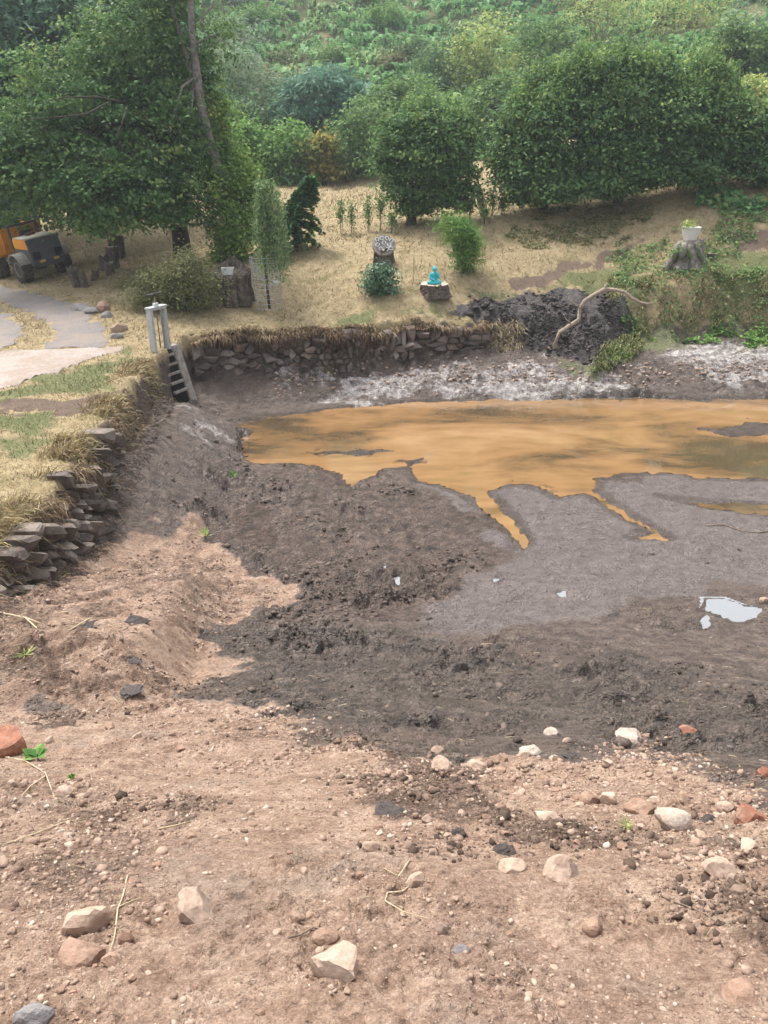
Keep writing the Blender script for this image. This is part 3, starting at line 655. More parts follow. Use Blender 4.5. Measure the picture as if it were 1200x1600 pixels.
def tree(name, label, base, lobes, n, leafm, leaf, trunk_r, seed, cat='tree', group=None, bark='bark', limbs=None, nl=7, lean=None, **kw):
    base = np.array(base, float); r = np.random.default_rng(seed)
    root = empty(name, base); tag(root, label, cat, group)
    lob = np.array(lobes); top = lob[:, 2].max(); cx, cy = lob[:, 0].mean(), lob[:, 1].mean()
    if limbs is None:
        mid = np.array((cx*.5+base[0]*.5, cy*.5+base[1]*.5, base[2]+.55*(top-base[2])))
        mp = limb_pts(base-np.array((0, 0, .3)), mid, r, .08, 7)
        limbs = [(mp, np.linspace(trunk_r, trunk_r*.5, 7))]
        for i in range(nl):
            s0 = mp[2+i % 4]; lb = lob[i % len(lob)]; e = lb[:3]+r.normal(size=3)*lb[3:]*.35
            limbs.append((limb_pts(s0, e, r, .2, 6, .05), np.linspace(trunk_r*.42, trunk_r*.06, 6)))
    woody(root, limbs, bark)
    crown(root, lobes, n, leafm, leaf, seed=seed, **kw)
    return root

# ------------------------------------------------------------------ big trees on the left
bA = hit(285, 402); YA = bA[1]
lobA = [plobe(50, 252, YA-1.6, 85, 48), plobe(160, 296, YA-2.6, 82, 54), plobe(235, 300, YA-2.3, 74, 46), plobe(295, 312, YA-1.2, 48, 36), plobe(-40, 248, YA-1.5, 80, 52), plobe(60, 235, YA-1, 110, 80), plobe(190, 215, YA-1.2, 120, 85), plobe(275, 235, YA-.5, 75, 80),
        plobe(120, 140, YA, 120, 80), plobe(230, 120, YA, 90, 85), plobe(200, 60, YA, 85, 60), plobe(142, 338, YA-3, 24, 24), plobe(165, 345, YA-3, 45, 22), plobe(262, 338, YA-2, 36, 16), plobe(120, 260, YA+2.2, 150, 90)]
rA = np.random.default_rng(5)
trunkA = limb_pts(bA-np.array((0, 0, .3)), at(262, 150, YA), rA, .05, 8)
limbsA = [(trunkA, [.42, .37, .33, .3, .26, .22, .18, .12])]
for i, lb in enumerate(lobA):
    limbsA.append((limb_pts(trunkA[2+i % 5], np.array(lb[:3])+rA.normal(size=3)*.5, rA, .2, 6, .08), np.linspace(.15, .02, 6)))
# bare pale boughs hanging in front of the crown
for pts in ([(195, 160, -2.6), (150, 151, -3.6), (100, 152, -4.0), (60, 162, -4.1)], [(170, 160, -3.0), (135, 178, -3.8), (90, 183, -4.0), (40, 187, -4.2)], [(198, 168, -3.2), (190, 195, -3.8), (182, 212, -3.9), (190, 222, -4.0)]):
    limbsA.append(([at(a, b, YA+c_) for a, b, c_ in pts], np.linspace(.04, .012, len(pts))))
tree('hornbeam_tree', 'huge dense green tree at left hanging over the orange dumper', bA, lobA, 74000, 'leaf_hornbeam', (.175, .105), .42, 11, limbs=limbsA, spread=(.36, .36, .11), droop=.35)

bB = hit(60, 372); bB = np.array((bB[0]-3, 43.5, Hbase(np.array([bB[0]-3]), np.array([43.5]))[0]))
lobB = [plobe(20, 120, 42, 120, 110), plobe(120, 35, 42.5, 110, 80), plobe(-70, 220, 42, 110, 110), plobe(225, 10, 43, 70, 60), plobe(10, 10, 43, 130, 90), plobe(60, 200, 43, 120, 90), plobe(-10, 300, 42, 80, 50), plobe(240, 90, 44.5, 70, 70)]
tree('chestnut_tree', 'tall blue green tree with drooping leaves in the upper left corner', bB, lobB, 37000, 'leaf_chestnut', (.42, .14), .5, 12, spread=(.40, .40, .22), droop=.5, shell=.6)

# dead ivy-clad trunk
bC = hit(368, 405); YC = bC[1]
rC = np.random.default_rng(8)
tc = [bC-np.array((0, 0, .3)), at(362, 340, YC), at(346, 282, YC), at(326, 215, YC), at(313, 160, YC), at(306, 100, YC), at(300, 50, YC), at(297, -25, YC), at(290, -120, YC)]
limbsC = [(tc, [.30, .26, .22, .20, .17, .14, .12, .10, .05]),
          ([at(312, 165, YC), at(298, 110, YC+.2), at(283, 60, YC+.3), at(268, 10, YC+.4), at(255, -60, YC+.4)], [.13, .12, .10, .08, .05]),
          ([at(303, 122, YC), at(285, 135, YC-.5), at(276, 165, YC-.9), at(268, 200, YC-1.1), at(255, 207, YC-1.2)], [.05, .045, .035, .025, .01]),
          ([at(302, 138, YC), at(300, 165, YC-.6), at(296, 200, YC-.7)], [.04, .03, .012]),
          ([at(320, 212, YC), at(308, 210, YC-.3), at(299, 203, YC-.5)], [.07, .05, .03]),
          ([at(302, 70, YC), at(335, 55, YC-.2), at(365, 75, YC-.4)], [.04, .03, .01]), ([at(300, 40, YC), at(322, 20, YC), at(345, -5, YC)], [.04, .03, .02])]
rt = tag(empty('ivy_clad_tree', bC), 'bare leaning trunk with ivy climbing its foot beside the huge tree', 'tree')
woody(rt, limbsC, 'bark_grey')
lobC = [plobe(362, 345, YC-.2, 34, 55), plobe(345, 285, YC, 32, 40), plobe(385, 320, YC+.6, 30, 45), plobe(372, 268, YC+1.2, 34, 34), plobe(340, 220, YC+.6, 26, 30), plobe(350, 385, YC-.3, 26, 22), plobe(335, 165, YC+.8, 22, 24)]
crown(rt, lobC, 17000, 'leaf_ivy', (.13, .10), 'ivy', 13, spread=(.2, .2, .18))
lobC2 = [plobe(270, 40, YC+.8, 42, 60), plobe(340, 60, YC+.6, 32, 40), plobe(250, -20, YC+.6, 50, 40), plobe(320, 110, YC+.8, 26, 26)]
crown(rt, lobC2, 5200, 'leaf_hornbeam', (.15, .09), 'crown', 14)

# ------------------------------------------------------------------ middle and right hornbeams
bE = hit(638, 350); YE = bE[1]
lobE = [plobe(648, 290, YE, 49, 33), plobe(705, 285, YE-.5, 39, 36), plobe(620, 235, YE, 35, 46), plobe(670, 220, YE-.8, 54, 51), plobe(715, 230, YE, 31, 43), plobe(660, 197, YE, 44, 29), plobe(705, 202, YE, 24, 27), plobe(650, 322, YE-.3, 23, 14), plobe(725, 305, YE-.4, 19, 14)]
tree('hornbeam_tree', 'single round dark green tree standing alone on the dry meadow', bE, lobE, 29000, 'leaf_hedge', (.17, .105), .26, 21, spread=(.30, .30, .09), droop=.3, shoots=160)
bl = [plobe(845, 265, 36.6, 59, 46), plobe(800, 240, 37, 34, 51), plobe(870, 222, 36.6, 64, 61), plobe(820, 202, 37.3, 44, 46), plobe(890, 152, 37, 47, 41), plobe(845, 152, 37.4, 29, 31), plobe(880, 290, 35.8, 49, 23), plobe(815, 300, 36.3, 29, 14), plobe(905, 114, 37.2, 16, 17)]
bm_ = [plobe(960, 255, 36.2, 61, 46), plobe(960, 202, 36.4, 64, 61), plobe(930, 142, 36.8, 44, 41), plobe(995, 142, 36.8, 47, 41), plobe(1010, 230, 36, 49, 51), plobe(960, 114, 37, 25, 23), plobe(940, 290, 35.6, 39, 17), plobe(1010, 275, 35.6, 39, 16)]
br = [plobe(1080, 230, 36, 59, 46), plobe(1070, 182, 36.2, 59, 51), plobe(1130, 212, 36.2, 49, 51), plobe(1090, 132, 36.8, 39, 33), plobe(1160, 240, 36, 44, 36), plobe(1215, 220, 36, 44, 51), plobe(1190, 265, 35.6, 44, 19), plobe(1085, 272, 35.4, 44, 14), plobe(1030, 117, 36.9, 24, 19), plobe(1135, 152, 36.8, 24, 26)]
for nm_, lb, bx_, sd_ in (('leftmost of the three dark trees forming the hedge row', bl, (850, 325), 31), ('middle of the three dark trees forming the hedge row', bm_, (965, 316), 32), ('rightmost of the three dark trees forming the hedge row', br, (1100, 298), 33)):
    tree('hornbeam_tree', nm_+' on the right', hit(*bx_), lb, 33000, 'leaf_hedge', (.175, .108), .25, sd_, group='hornbeam hedge row', spread=(.34, .34, .10), droop=.25, nl=9, shoots=420)

# ------------------------------------------------------------------ young trees and shrubs on the bank
# weeping sapling
bW = hit(421, 481); rW = np.random.default_rng(9)
rt = tag(empty('willow_sapling', bW), 'young weeping sapling with narrow leaves growing out of the wire cage', 'tree')
YW = bW[1]
lw = [([bW-np.array((0, 0, .1)), at(417, 440, YW), at(413, 400, YW), at(408, 350, YW), at(410, 300, YW)], [.05, .045, .04, .03, .012])]
Cs = []; As = []
for i in range(170):
    s0 = at(rW.uniform(395, 420), rW.uniform(285, 375), YW)+np.array((0, rW.uniform(-.5, .5), 0))
    e = at(rW.uniform(378, 440), 0, YW); dx = (e[0]-s0[0])*.8
    L = rW.uniform(.7, 1.9); m = int(26*L); tt = np.linspace(.05, 1, m)
    p = np.stack([s0[0]+dx*(1-(1-tt)**2), s0[1]+rW.uniform(-.6, .6)*tt, s0[2]+.25*np.sin(tt*3)*1.0-L*tt**1.6], 1)+rW.normal(size=(m, 3))*.06
    Cs.append(p); As.append(unit(np.gradient(p, axis=0)+rW.normal(size=(m, 3))*.25+np.array((0, 0, -.15))))
    if i % 6 == 0: lw.append((p[::6], np.linspace(.012, .004, len(p[::6]))))
Cs = np.concatenate(Cs); As = np.concatenate(As)
Nn = unit(np.cross(As, rW.normal(size=As.shape)))
woody(rt, lw, 'bark')
link('crown', leaf_mesh('crown', Cs-bW, Nn, As, .16, .05, rW.random(len(Cs))), 'leaf_willow', rt)

# small leaning fir
bF = hit(462, 392); YF = bF[1]; rF = np.random.default_rng(10)
rt = tag(empty('fir_tree', bF), 'small dark fir with curved top beside the weeping sapling', 'tree')
axis_px = [(462, 392), (462, 362), (466, 335), (476, 310), (487, 285)]
ax = np.array([at(a, b, YF) for a, b in axis_px]); lf = [(ax, [.10, .08, .06, .04, .015])]
Cs = []; As = []; Ns = []
for k in range(190):
    tt = rF.random()**.8; f = tt*4; i = min(int(f), 3); o_ = ax[i]+(ax[i+1]-ax[i])*(f-i); o_ = o_ + np.array((0, 0, .15))
    L = (1.35*(1-tt)+.32)*rF.uniform(.6, 1.05); th = rF.uniform(0, 2*math.pi); m = int(70*L)+8
    s_ = rF.random(m)**.7; dirn = np.array((math.cos(th), math.sin(th), 0)); side = np.array((-dirn[1], dirn[0], 0))
    w_ = rF.normal(size=m)*.13*(1.1-s_)
    p = o_+dirn*(s_*L)[:, None]+side*w_[:, None]+np.array((0, 0, 1))*((.12*np.sin(s_*3)-.38*s_*s_*L)+rF.normal(size=m)*.03)[:, None]
    Cs.append(p); As.append(unit(dirn+side*np.sign(w_)[:, None]*.8+rF.normal(size=(m, 3))*.2)); Ns.append(unit(np.array((0, 0, 1))+rF.normal(size=(m, 3))*.4))
    if k % 5 == 0: lf.append(([o_, o_+dirn*L*.6+np.array((0, 0, .02)), o_+dirn*L+np.array((0, 0, -.3*L))], [.018, .012, .005]))
woody(rt, lf, 'bark')
Cs = np.concatenate(Cs); link('crown', leaf_mesh('crown', Cs-bF, np.concatenate(Ns), np.concatenate(As), .17, .085, rF.random(len(Cs))), 'leaf_fir', rt)

def shrub(name, label, px, py, lobes_px, n, mat, leaf, seed, stems=9, cat='shrub', group=None, bark='bark', dy=0, Y=None, **kw):
    b = hit(px, py) if Y is None else np.array((at(px, py, Y)[0], Y, Hbase(np.array([at(px, py, Y)[0]]), np.array([Y]))[0])); r = np.random.default_rng(seed)
    b[2] = gz1(b[0], b[1])
    rt = tag(empty(name, b), label, cat, group)
    lb = [plobe(a, c_, b[1]+dy, rx, rz) for a, c_, rx, rz in lobes_px]
    L = []
    for i in range(stems):
        q = np.array(lb[i % len(lb)]); e = q[:3]+r.normal(size=3)*q[3:]*.4
        L.append((limb_pts(b+np.array((r.normal()*.08, r.normal()*.08, -.1)), e, r, .2, 5, .05), np.linspace(max(.012, .035*q[3]), .006, 5)))
    woody(rt, L, bark, 'stems')
    crown(rt, lb, n, mat, leaf, 'foliage', seed, **kw)
    return rt
shrub('laurel_bush', 'round glossy dark evergreen bush at the foot of the horseshoe stump', 597, 455, [(585, 436, 15, 17), (606, 436, 15, 17), (596, 426, 16, 13), (597, 446, 22, 10)], 3000, 'leaf_laurel', (.15, .05), 41, spread=(.14, .14, .12), up=.3, shell=.7)
shrub('cotoneaster_bush', 'wide olive brown twiggy bush beside the ragged stump', 288, 482, [(250, 448, 30, 30), (290, 440, 34, 38), (315, 452, 28, 28), (270, 465, 38, 17), (225, 462, 24, 16), (295, 415, 26, 20)], 15000, 'leaf_olive', (.09, .05), 42, stems=16, spread=(.25, .25, .16))
shrub('bamboo_bush', 'bright green feathery young bush right of the turquoise statue', 728, 425, [(708, 358, 20, 18), (722, 375, 20, 20), (732, 398, 16, 20), (712, 345, 14, 12), (737, 370, 12, 12), (728, 415, 13, 10)], 4200, 'leaf_bright', (.20, .045), 43, spread=(.18, .18, .18), shell=.3, up=.3)
shrub('dead_thorn_bush', 'low thicket of olive stems under the huge tree near the logs', 215, 447, [(205, 440, 30, 10), (235, 430, 30, 12)], 2500, 'leaf_olive', (.08, .04), 44, stems=14, spread=(.25, .25, .12))

# meadow saplings, each with its stake
r = np.random.default_rng(19)
sap = [(533, 366, 314, 'leftmost of the staked saplings on the meadow'), (550, 364, 318, 'slim staked sapling second from the left on the meadow'), (575, 362, 312, 'tall thin sapling left of the lone round tree'), (594, 360, 300, 'tall thin sapling nearest left of the lone round tree'),
       (612, 366, 335, 'short pale sapling at the trunk of the lone round tree'), (733, 342, 306, 'sapling right of the lone round tree, nearest to it'), (752, 338, 300, 'second sapling between the lone tree and the hedge'), (768, 336, 300, 'third sapling between the lone tree and the hedge'), (784, 336, 310, 'sapling beside the left end of the hedge row'), (757, 350, 322, 'short bushy sapling in front of the gap before the hedge')]
for i, (px, py, top, lab) in enumerate(sap):
    b = hit(px, py); b[2] = gz1(b[0], b[1]); h = (py-top)*depth(b)/FPX
    rt = tag(empty('staked_sapling', b), lab, 'sapling', 'saplings planted along the meadow edge')
    MB().tube([(0, 0, -.1), (r.normal()*.03, 0, h*.5), (r.normal()*.06, 0, h)], [.02, .016, .008], 6).build('stem', 'bark', rt, smooth=True)
    MB().tube([(.07, 0, -.1), (.07+r.normal()*.03, 0, h*.75)], [.02, .018], 6).build('stake', 'cut_wood', rt)
    crown(rt, [(b[0], b[1], b[2]+h*.65, .16, .16, h*.4)], 420, 'leaf_mid', (.09, .055), 'foliage', 200+i, spread=(.08, .08, .08), shell=.2, clump=12)

# ------------------------------------------------------------------ hillside: bushes as things, bracken as stuff
hill = [  # px, py base, Y, lobes, n, material, leaf, name, label
 (520, 70, 112, [(470, 20, 60, 45), (530, 25, 60, 48), (580, 5, 55, 40)], 14000, 'leaf_dark', (.42, .26), 'oak_tree', 'large dark tree at the top edge left of the hill centre'),
 (410, 60, 116, [(400, 15, 50, 45), (360, 5, 40, 45)], 8000, 'leaf_dark', (.42, .26), 'oak_tree', 'dark tree at the top edge behind the bare trunk'),
 (660, 12, 125, [(640, -5, 60, 22), (720, -12, 60, 18)], 4500, 'leaf_dark', (.4, .25), 'oak_tree', 'dark treetops cut by the top edge at the hill centre'),
 (505, 190, 64, [(470, 165, 42, 32), (520, 150, 50, 38), (560, 165, 38, 30), (500, 135, 40, 25)], 9500, 'leaf_blue', (.50, .13), 'sumac_bush', 'broad blue green bush with long leaves on the lower hill'),
 (430, 270, 54, [(410, 240, 40, 32), (455, 230, 42, 34), (385, 225, 30, 30), (480, 245, 30, 28)], 11000, 'leaf_bright', (.24, .13), 'hazel_bush', 'bright green bushy thicket at the upper edge of the dry meadow'),
 (505, 275, 53, [(503, 226, 19, 16), (505, 248, 18, 18), (512, 265, 18, 12)], 2400, 'leaf_yellow', (.24, .17), 'yellow_bush', 'bush with yellow autumn leaves among green shrubs'),
 (560, 268, 54, [(545, 225, 34, 40), (575, 200, 40, 42), (560, 250, 38, 22)], 8500, 'leaf_mid', (.22, .12), 'hazel_bush', 'mid green shrub right of the yellow bush'),
 (385, 185, 66, [(350, 150, 36, 36), (400, 140, 40, 40), (430, 170, 28, 28), (365, 105, 36, 38)], 8000, 'leaf_silver', (.30, .09), 'broom_bush', 'pale silvery green broom right of the bare trunk'),
 (350, 100, 92, [(345, 70, 40, 40), (400, 75, 38, 32)], 4500, 'leaf_silver', (.34, .10), 'broom_bush', 'higher silvery broom near the bare trunk'),
 (690, 150, 72, [(670, 110, 34, 42), (710, 100, 36, 48), (690, 140, 40, 26)], 8000, 'leaf_dark', (.26, .08), 'broom_bush', 'dark upright broom left of the yellow green birch'),
 (760, 140, 70, [(735, 90, 32, 48), (775, 75, 34, 48), (760, 115, 44, 36)], 5200, 'leaf_birch', (.24, .16), 'birch_tree', 'sparse yellow green birch on the hill above the lone tree'),
 (780, 190, 58, [(760, 160, 40, 30), (800, 150, 44, 34), (770, 185, 36, 24)], 7500, 'leaf_mid', (.26, .13), 'bramble_bush', 'leafy bush between the lone tree and the hedge row'),
 (640, 175, 60, [(610, 155, 38, 26), (650, 150, 44, 30), (590, 180, 40, 24)], 7500, 'leaf_mid', (.26, .13), 'bramble_bush', 'leafy green bush just above the lone round tree'),
 (850, 120, 74, [(830, 80, 38, 44), (870, 75, 34, 46)], 6000, 'leaf_mid', (.26, .14), 'hawthorn_bush', 'grey green bush behind the left end of the hedge row'),
 (940, 90, 80, [(910, 45, 38, 48), (960, 40, 44, 50), (935, 10, 40, 36)], 4200, 'leaf_birch', (.24, .13), 'birch_tree', 'thin brownish birch with bare twigs above the hedge row'),
 (1080, 80, 80, [(1050, 35, 44, 48), (1100, 25, 40, 46)], 4800, 'leaf_birch', (.24, .14), 'birch_tree', 'pale birch with bare stems above the right of the hedge row'),
 (1175, 130, 60, [(1160, 85, 42, 40), (1205, 90, 40, 44), (1140, 60, 30, 30)], 8000, 'leaf_mid', (.26, .14), 'hawthorn_bush', 'dense green bush at the right edge above the hedge row'),
 (1180, 170, 50, [(1175, 150, 34, 26), (1210, 160, 30, 34)], 4200, 'leaf_birch', (.20, .12), 'bramble_bush', 'pale yellowish bush at the right edge behind the hedge end'),
 (1010, 90, 84, [(1000, 60, 36, 40), (1030, 30, 30, 40)], 4500, 'leaf_mid', (.28, .15), 'hawthorn_bush', 'green bush between the two birches above the hedge row'),
 (450, 120, 88, [(440, 100, 44, 22), (480, 110, 40, 20)], 4200, 'leaf_olive', (.3, .12), 'gorse_bush', 'brownish gorse below the dark top trees'),
 (560, 115, 90, [(540, 100, 40, 20), (580, 95, 40, 18)], 4500, 'leaf_blue', (.34, .16), 'fern_clump', 'blue green fern clump in the middle of the hill'),
 (880, 40, 110, [(850, 20, 50, 30), (790, 15, 40, 24)], 5000, 'leaf_mid', (.34, .18), 'hawthorn_bush', 'bush near the top edge right of the hill centre'),
 (1170, 30, 100, [(1150, 15, 44, 30), (1200, 10, 40, 30)], 5000, 'leaf_bracken', (.36, .14), 'fern_clump', 'bright fern clump in the top right corner'),
 (25, 330, 50, [(10, 310, 40, 26), (50, 322, 34, 18)], 4500, 'leaf_bright', (.2, .11), 'hazel_bush', 'green bush at the left edge just behind the dumper skip'),
 (330, 210, 60, [(330, 185, 34, 34), (360, 200, 30, 30)], 4500, 'leaf_ivy', (.24, .13), 'hazel_bush', 'sunlit yellow green bush directly behind the bare trunk'),
]
for i, (px, py, Y, lb, n, m, lf_, nm_, lab) in enumerate(hill):
    shrub(nm_, lab, px, py, lb, int(n*.62), m, (lf_[0]*1.15, lf_[1]*1.2), 60+i, stems=12 if 'birch' in nm_ else 7, cat='tree' if 'tree' in nm_ else 'bush', Y=Y, bark='bark_grey' if 'birch' in nm_ else 'bark', spread=(.0065*Y, .0065*Y, .0038*Y), clump=22, shell=.45)

for i in range(30):
    r_ = np.random.default_rng(900+i); Y = r_.uniform(62, 112); px = r_.uniform(330, 1230) if Y > 80 else r_.uniform(380, 1200); X = (px-600)/FPX*(Y*CP+1); b = np.array((X, Y, gz1(X, Y))); sc_ = r_.uniform(.9, 2.0)
    mt, ad = [('leaf_dark', 'dark green'), ('leaf_mid', 'mid green'), ('leaf_silver', 'grey green'), ('leaf_olive', 'brownish'), ('leaf_bright', 'bright green')][i % 5]
    rt = tag(empty('scrub_bush', b), 'low %s scrub bush among bracken on the %s %s of the hillside' % (ad, 'upper' if Y > 86 else 'lower', 'left' if px < 560 else 'middle' if px < 880 else 'right'), 'bush', 'scrub bushes on the hillside')
    MB().tube([(0, 0, -.2), (.1*sc_, 0, sc_*.5), (.2*sc_, .1, sc_)], [.06, .045, .02], 6).build('stems', 'bark', rt)
    crown(rt, [(b[0]+r_.normal()*.7*sc_, b[1]+r_.normal()*.4, b[2]+sc_*r_.uniform(.4, .9), sc_*r_.uniform(.7, 1.2), sc_*.8, sc_*r_.uniform(.5, .9)) for _ in range(4)], 1500, mt, (.30, .17), 'foliage', 950+i, spread=(.35, .35, .2), clump=22)

def fronds(name, pts, size, mat, label, cat, seed, k=5):
    """arching fern fronds: k per plant, each a strip of two quads"""
    r = np.random.default_rng(seed); n = len(pts); idx = np.repeat(np.arange(n), k); m = len(idx)
    th = r.uniform(0, 2*math.pi, m); d = np.stack([np.cos(th), np.sin(th), 0*th], 1); s_ = np.stack([-np.sin(th), np.cos(th), 0*th], 1)
    L = size[idx]*r.uniform(.6, 1.2, m); b = pts[idx]+r.normal(size=(m, 3))*np.array((.2, .2, 0))
    V = np.empty((m, 6, 3)); up_ = np.array((0, 0, 1.))
    a1 = b+d*(L*.35)[:, None]+up_*(L*.75)[:, None]; a2 = b+d*(L*1.0)[:, None]+up_*(L*.62)[:, None]
    w = (L*.20)[:, None]
    V[:, 0] = b+up_*(L*.15)[:, None]-s_*w*.4; V[:, 1] = b+up_*(L*.15)[:, None]+s_*w*.4; V[:, 2] = a1+s_*w; V[:, 3] = a1-s_*w; V[:, 4] = a2+s_*w*.2; V[:, 5] = a2-s_*w*.2
    q = np.arange(m)[:, None]*6; F = np.concatenate([q+np.array([0, 1, 2, 3]), q+np.array([3, 2, 4, 5])])
    patch = .5+.5*vnoise(b[:, 0]*.12, b[:, 1]*.12, 90)
    rnd = np.clip(.65*patch+.45*r.random(m)-.03, 0, 1)
    o = obj(name, V.reshape(-1, 3), F, mat, attrs={'rnd': np.repeat(rnd, 6)})
    return tag(o, label, cat, kind='stuff')
r = np.random.default_rng(33)
n = 27000; yy = 50+78*r.random(n)**1.25; xx = (r.random(n)-.5)*2*(10+.60*yy)
k = masks(xx, yy)['hill'] > .4+.35*r.random(n); xx, yy = xx[k], yy[k]
k = (fbm(xx, yy, 7, 3, 91) > -.62); xx, yy = xx[k], yy[k]
fronds('bracken', np.stack([xx, yy, gz(xx, yy)-.05], 1), .42+.75*r.random(len(xx))**1.6, 'leaf_bracken', 'green bracken covering the hillside', 'bracken', 34, k=4)
# ------------------------------------------------------------------ stone walls
def wall_path(pts, s):
    P = np.array(pts, float); d = np.linalg.norm(np.diff(P, axis=0), axis=1); c_ = np.concatenate([[0], np.cumsum(d)])
    x = np.interp(s, c_, P[:, 0]); y = np.interp(s, c_, P[:, 1]); i = int(np.clip(np.searchsorted(c_, s)-1, 0, len(d)-1))
    t = (P[i+1]-P[i])/d[i]; return x, y, t, c_[-1]
def clip_half(poly, m, n_):
    out = []
    for i in range(len(poly)):
        a, b = poly[i], poly[(i+1) % len(poly)]; da, db = (a-m) @ n_, (b-m) @ n_
        if da <= 0: out.append(a)
        if da*db < 0: out.append(a+(b-a)*da/(da-db))
    return out
def stone_wall(name, label, path, inward, mat, cell, bottom, top, seed, inset=.1, gap=.012, drop=None, jut=.05, tilt=.22, batter=0.):
    """rubble wall: every stone is a cell between its neighbours in the wall face, with its own depth and tilt"""
    r = np.random.default_rng(seed); L = wall_path(path, 0)[3]
    x0, y0, t0, _ = wall_path(path, L/2); base = np.array((x0, y0, bottom(.5))); root = tag(empty(name, base), label, 'wall')
    pts = []; tries = 0
    while tries < 6000:
        tries += 1; s = r.uniform(.05, L-.05); f = s/L; zb, zt = bottom(f), top(f); z = r.uniform(zb, zt); w, h = cell(f, (z-zb)/(zt-zb), r)
        if all(((s-p[0])/w)**2+((z-p[1])/h)**2 > 1 for p in pts): pts.append((s, z, w, h))
    cnt = 0; S = np.array(pts)
    for i, (s, z, w, h) in enumerate(pts):
        f = s/L
        if drop and r.random() < drop(f): continue
        poly = [np.array(q) for q in ((s-w, z-h), (s+w, z-h), (s+w, z+h), (s-w, z+h))]
        for j in np.argsort(((S[:, 0]-s)/w)**2+((S[:, 1]-z)/h)**2)[1:14]:
            q = S[j, :2]; dv = q-np.array((s, z)); n_ = np.array((dv[0]/(w*w), dv[1]/(h*h))); n_ /= np.linalg.norm(n_); poly = clip_half(poly, np.array((s, z))+dv*.5-n_*gap, n_)
            if len(poly) < 3: break
        if len(poly) < 3: continue
        c_ = np.mean(poly, 0); dp = inset+r.normal()*jut-batter*(z-bottom(f)); til = r.normal(size=2)*tilt; n = len(poly); V = []
        poly = [p+r.normal(size=2)*.010 for p in poly]
        def pos(p, d):
            xx, yy, tt, _ = wall_path(path, np.clip(p[0], 0, L)); nn = np.array((-tt[1], tt[0]))*inward; return np.array((xx+nn[0]*d, yy+nn[1]*d, p[1]))-base
        rd = r.uniform(.05, .09)
        for p in poly: V.append(pos(p, -.25))
        for p in poly: V.append(pos(p, dp-rd+til @ (p-c_)+r.normal()*.01))
        for p in poly: V.append(pos(c_+(p-c_)*r.uniform(.66, .86), dp+til @ (p-c_)+r.normal()*.014))
        V.append(pos(c_, dp+.012+r.normal()*.012))
        k = 3*n; F = [tuple(range(n-1, -1, -1))]
        for q in range(n):
            q2 = (q+1) % n; F += [(q, q2, n+q2, n+q), (n+q, n+q2, 2*n+q2, 2*n+q), (2*n+q, 2*n+q2, k)]
        o = obj('stone', V, F, mat, root); cnt += 1
        bm = bmesh.new(); bm.from_mesh(o.data); bmesh.ops.recalc_face_normals(bm, faces=bm.faces); bm.to_mesh(o.data); bm.free()
    print(name, 'stones', cnt); return root
FAR = [(-6.30, 25.02), (-4.4, 25.8), (-2, 26.4), (1, 27.1), (3.7, 27.9)]
def zone_far(f, g, r):
    if r.random() < .12: return r.uniform(.4, .62), r.uniform(.22, .34)
    if f < .24: return r.uniform(.26, .48), r.uniform(.15, .24)
    if f < .50: return r.uniform(.15, .30), r.uniform(.13, .22)
    if f < .74: return (r.uniform(.13, .20), r.uniform(.26, .42)) if r.random() < .7 else (r.uniform(.2, .3), r.uniform(.16, .22))
    return r.uniform(.30, .70), r.uniform(.13, .22)
stone_wall('stone_wall', 'dark dry stone retaining wall along the far side of the pond', FAR, -1, 'wall_stone', zone_far, lambda f: .50+.42*f, lambda f: 1.55+.18*f, 3, inset=.27, gap=.006, jut=.075, tilt=.32, drop=lambda f: .05)
LEFT = [(-5.75, 7.6), (-5.75, 10.2), (-5.85, 13.1), (-6.0, 15), (-6.1, 16.3)]
stone_wall('stone_wall', 'crumbling stone wall under the grassy edge of the left bank', LEFT, -1, 'bank_stone', lambda f, g, r: (r.uniform(.10, .36), r.uniform(.09, .30)), lambda f: 1.30-.70*f, lambda f: 1.74-.05*f+.12*math.sin(f*23)+.08*math.sin(f*51), 4, inset=.44, jut=.10, tilt=.5, batter=.22, gap=.02, drop=lambda f: .16+.5*max(0, f-.72)/.28)

# ------------------------------------------------------------------ sluice gate with concrete cheeks
a_ = on_z(240, 551, 2.0); b_ = on_z(263, 544, 2.0)
mid_ = (a_+b_)/2; gd = b_-a_; ang = math.atan2(gd[1], gd[0]); gl = float(np.linalg.norm(gd))
zt_ = gz1(*mid_[:2])
rt = tag(empty('sluice_gate', (mid_[0], mid_[1], 1.95), ang), 'pale grey steel sluice gate frame at the corner of the pond', 'sluice gate')
H_ = 1.32; hw = gl/2
for sx in (-1, 1):   # channel posts, web facing outwards
    m = MB(); m.box((sx*hw, 0, H_/2-.25), (.02, .20, H_+.5)); m.box((sx*(hw-.045), -.09, H_/2-.25), (.07, .016, H_+.5)); m.box((sx*(hw-.045), .09, H_/2-.25), (.07, .016, H_+.5)); m.build('post', 'painted_steel', rt, bevel=.003)
m = MB(); m.box((0, 0, H_+.02), (gl+.10, .22, .05)); m.box((0, -.10, H_-.02), (gl-.02, .015, .06)); m.box((0, .10, H_-.02), (gl-.02, .015, .06)); m.build('crossbeam', 'painted_steel', rt, bevel=.004)
MB().box((0, 0, H_+.09), (.14, .12, .09)).build('bearing_block', 'white_paint', rt, bevel=.01)
MB().tube([(0, 0, -.3), (0, 0, H_+.36)], [.018, .018], 8).build('spindle', 'rusty_rod', rt, smooth=True)
k_ = MB(); k_.box((-.02, 0, H_+.40), (.66, .055, .03)); k_.tube([(0, 0, H_+.35), (0, 0, H_+.43)], [.035, .035], 10); kk = k_.build('crank_arm', 'dark_steel', rt)
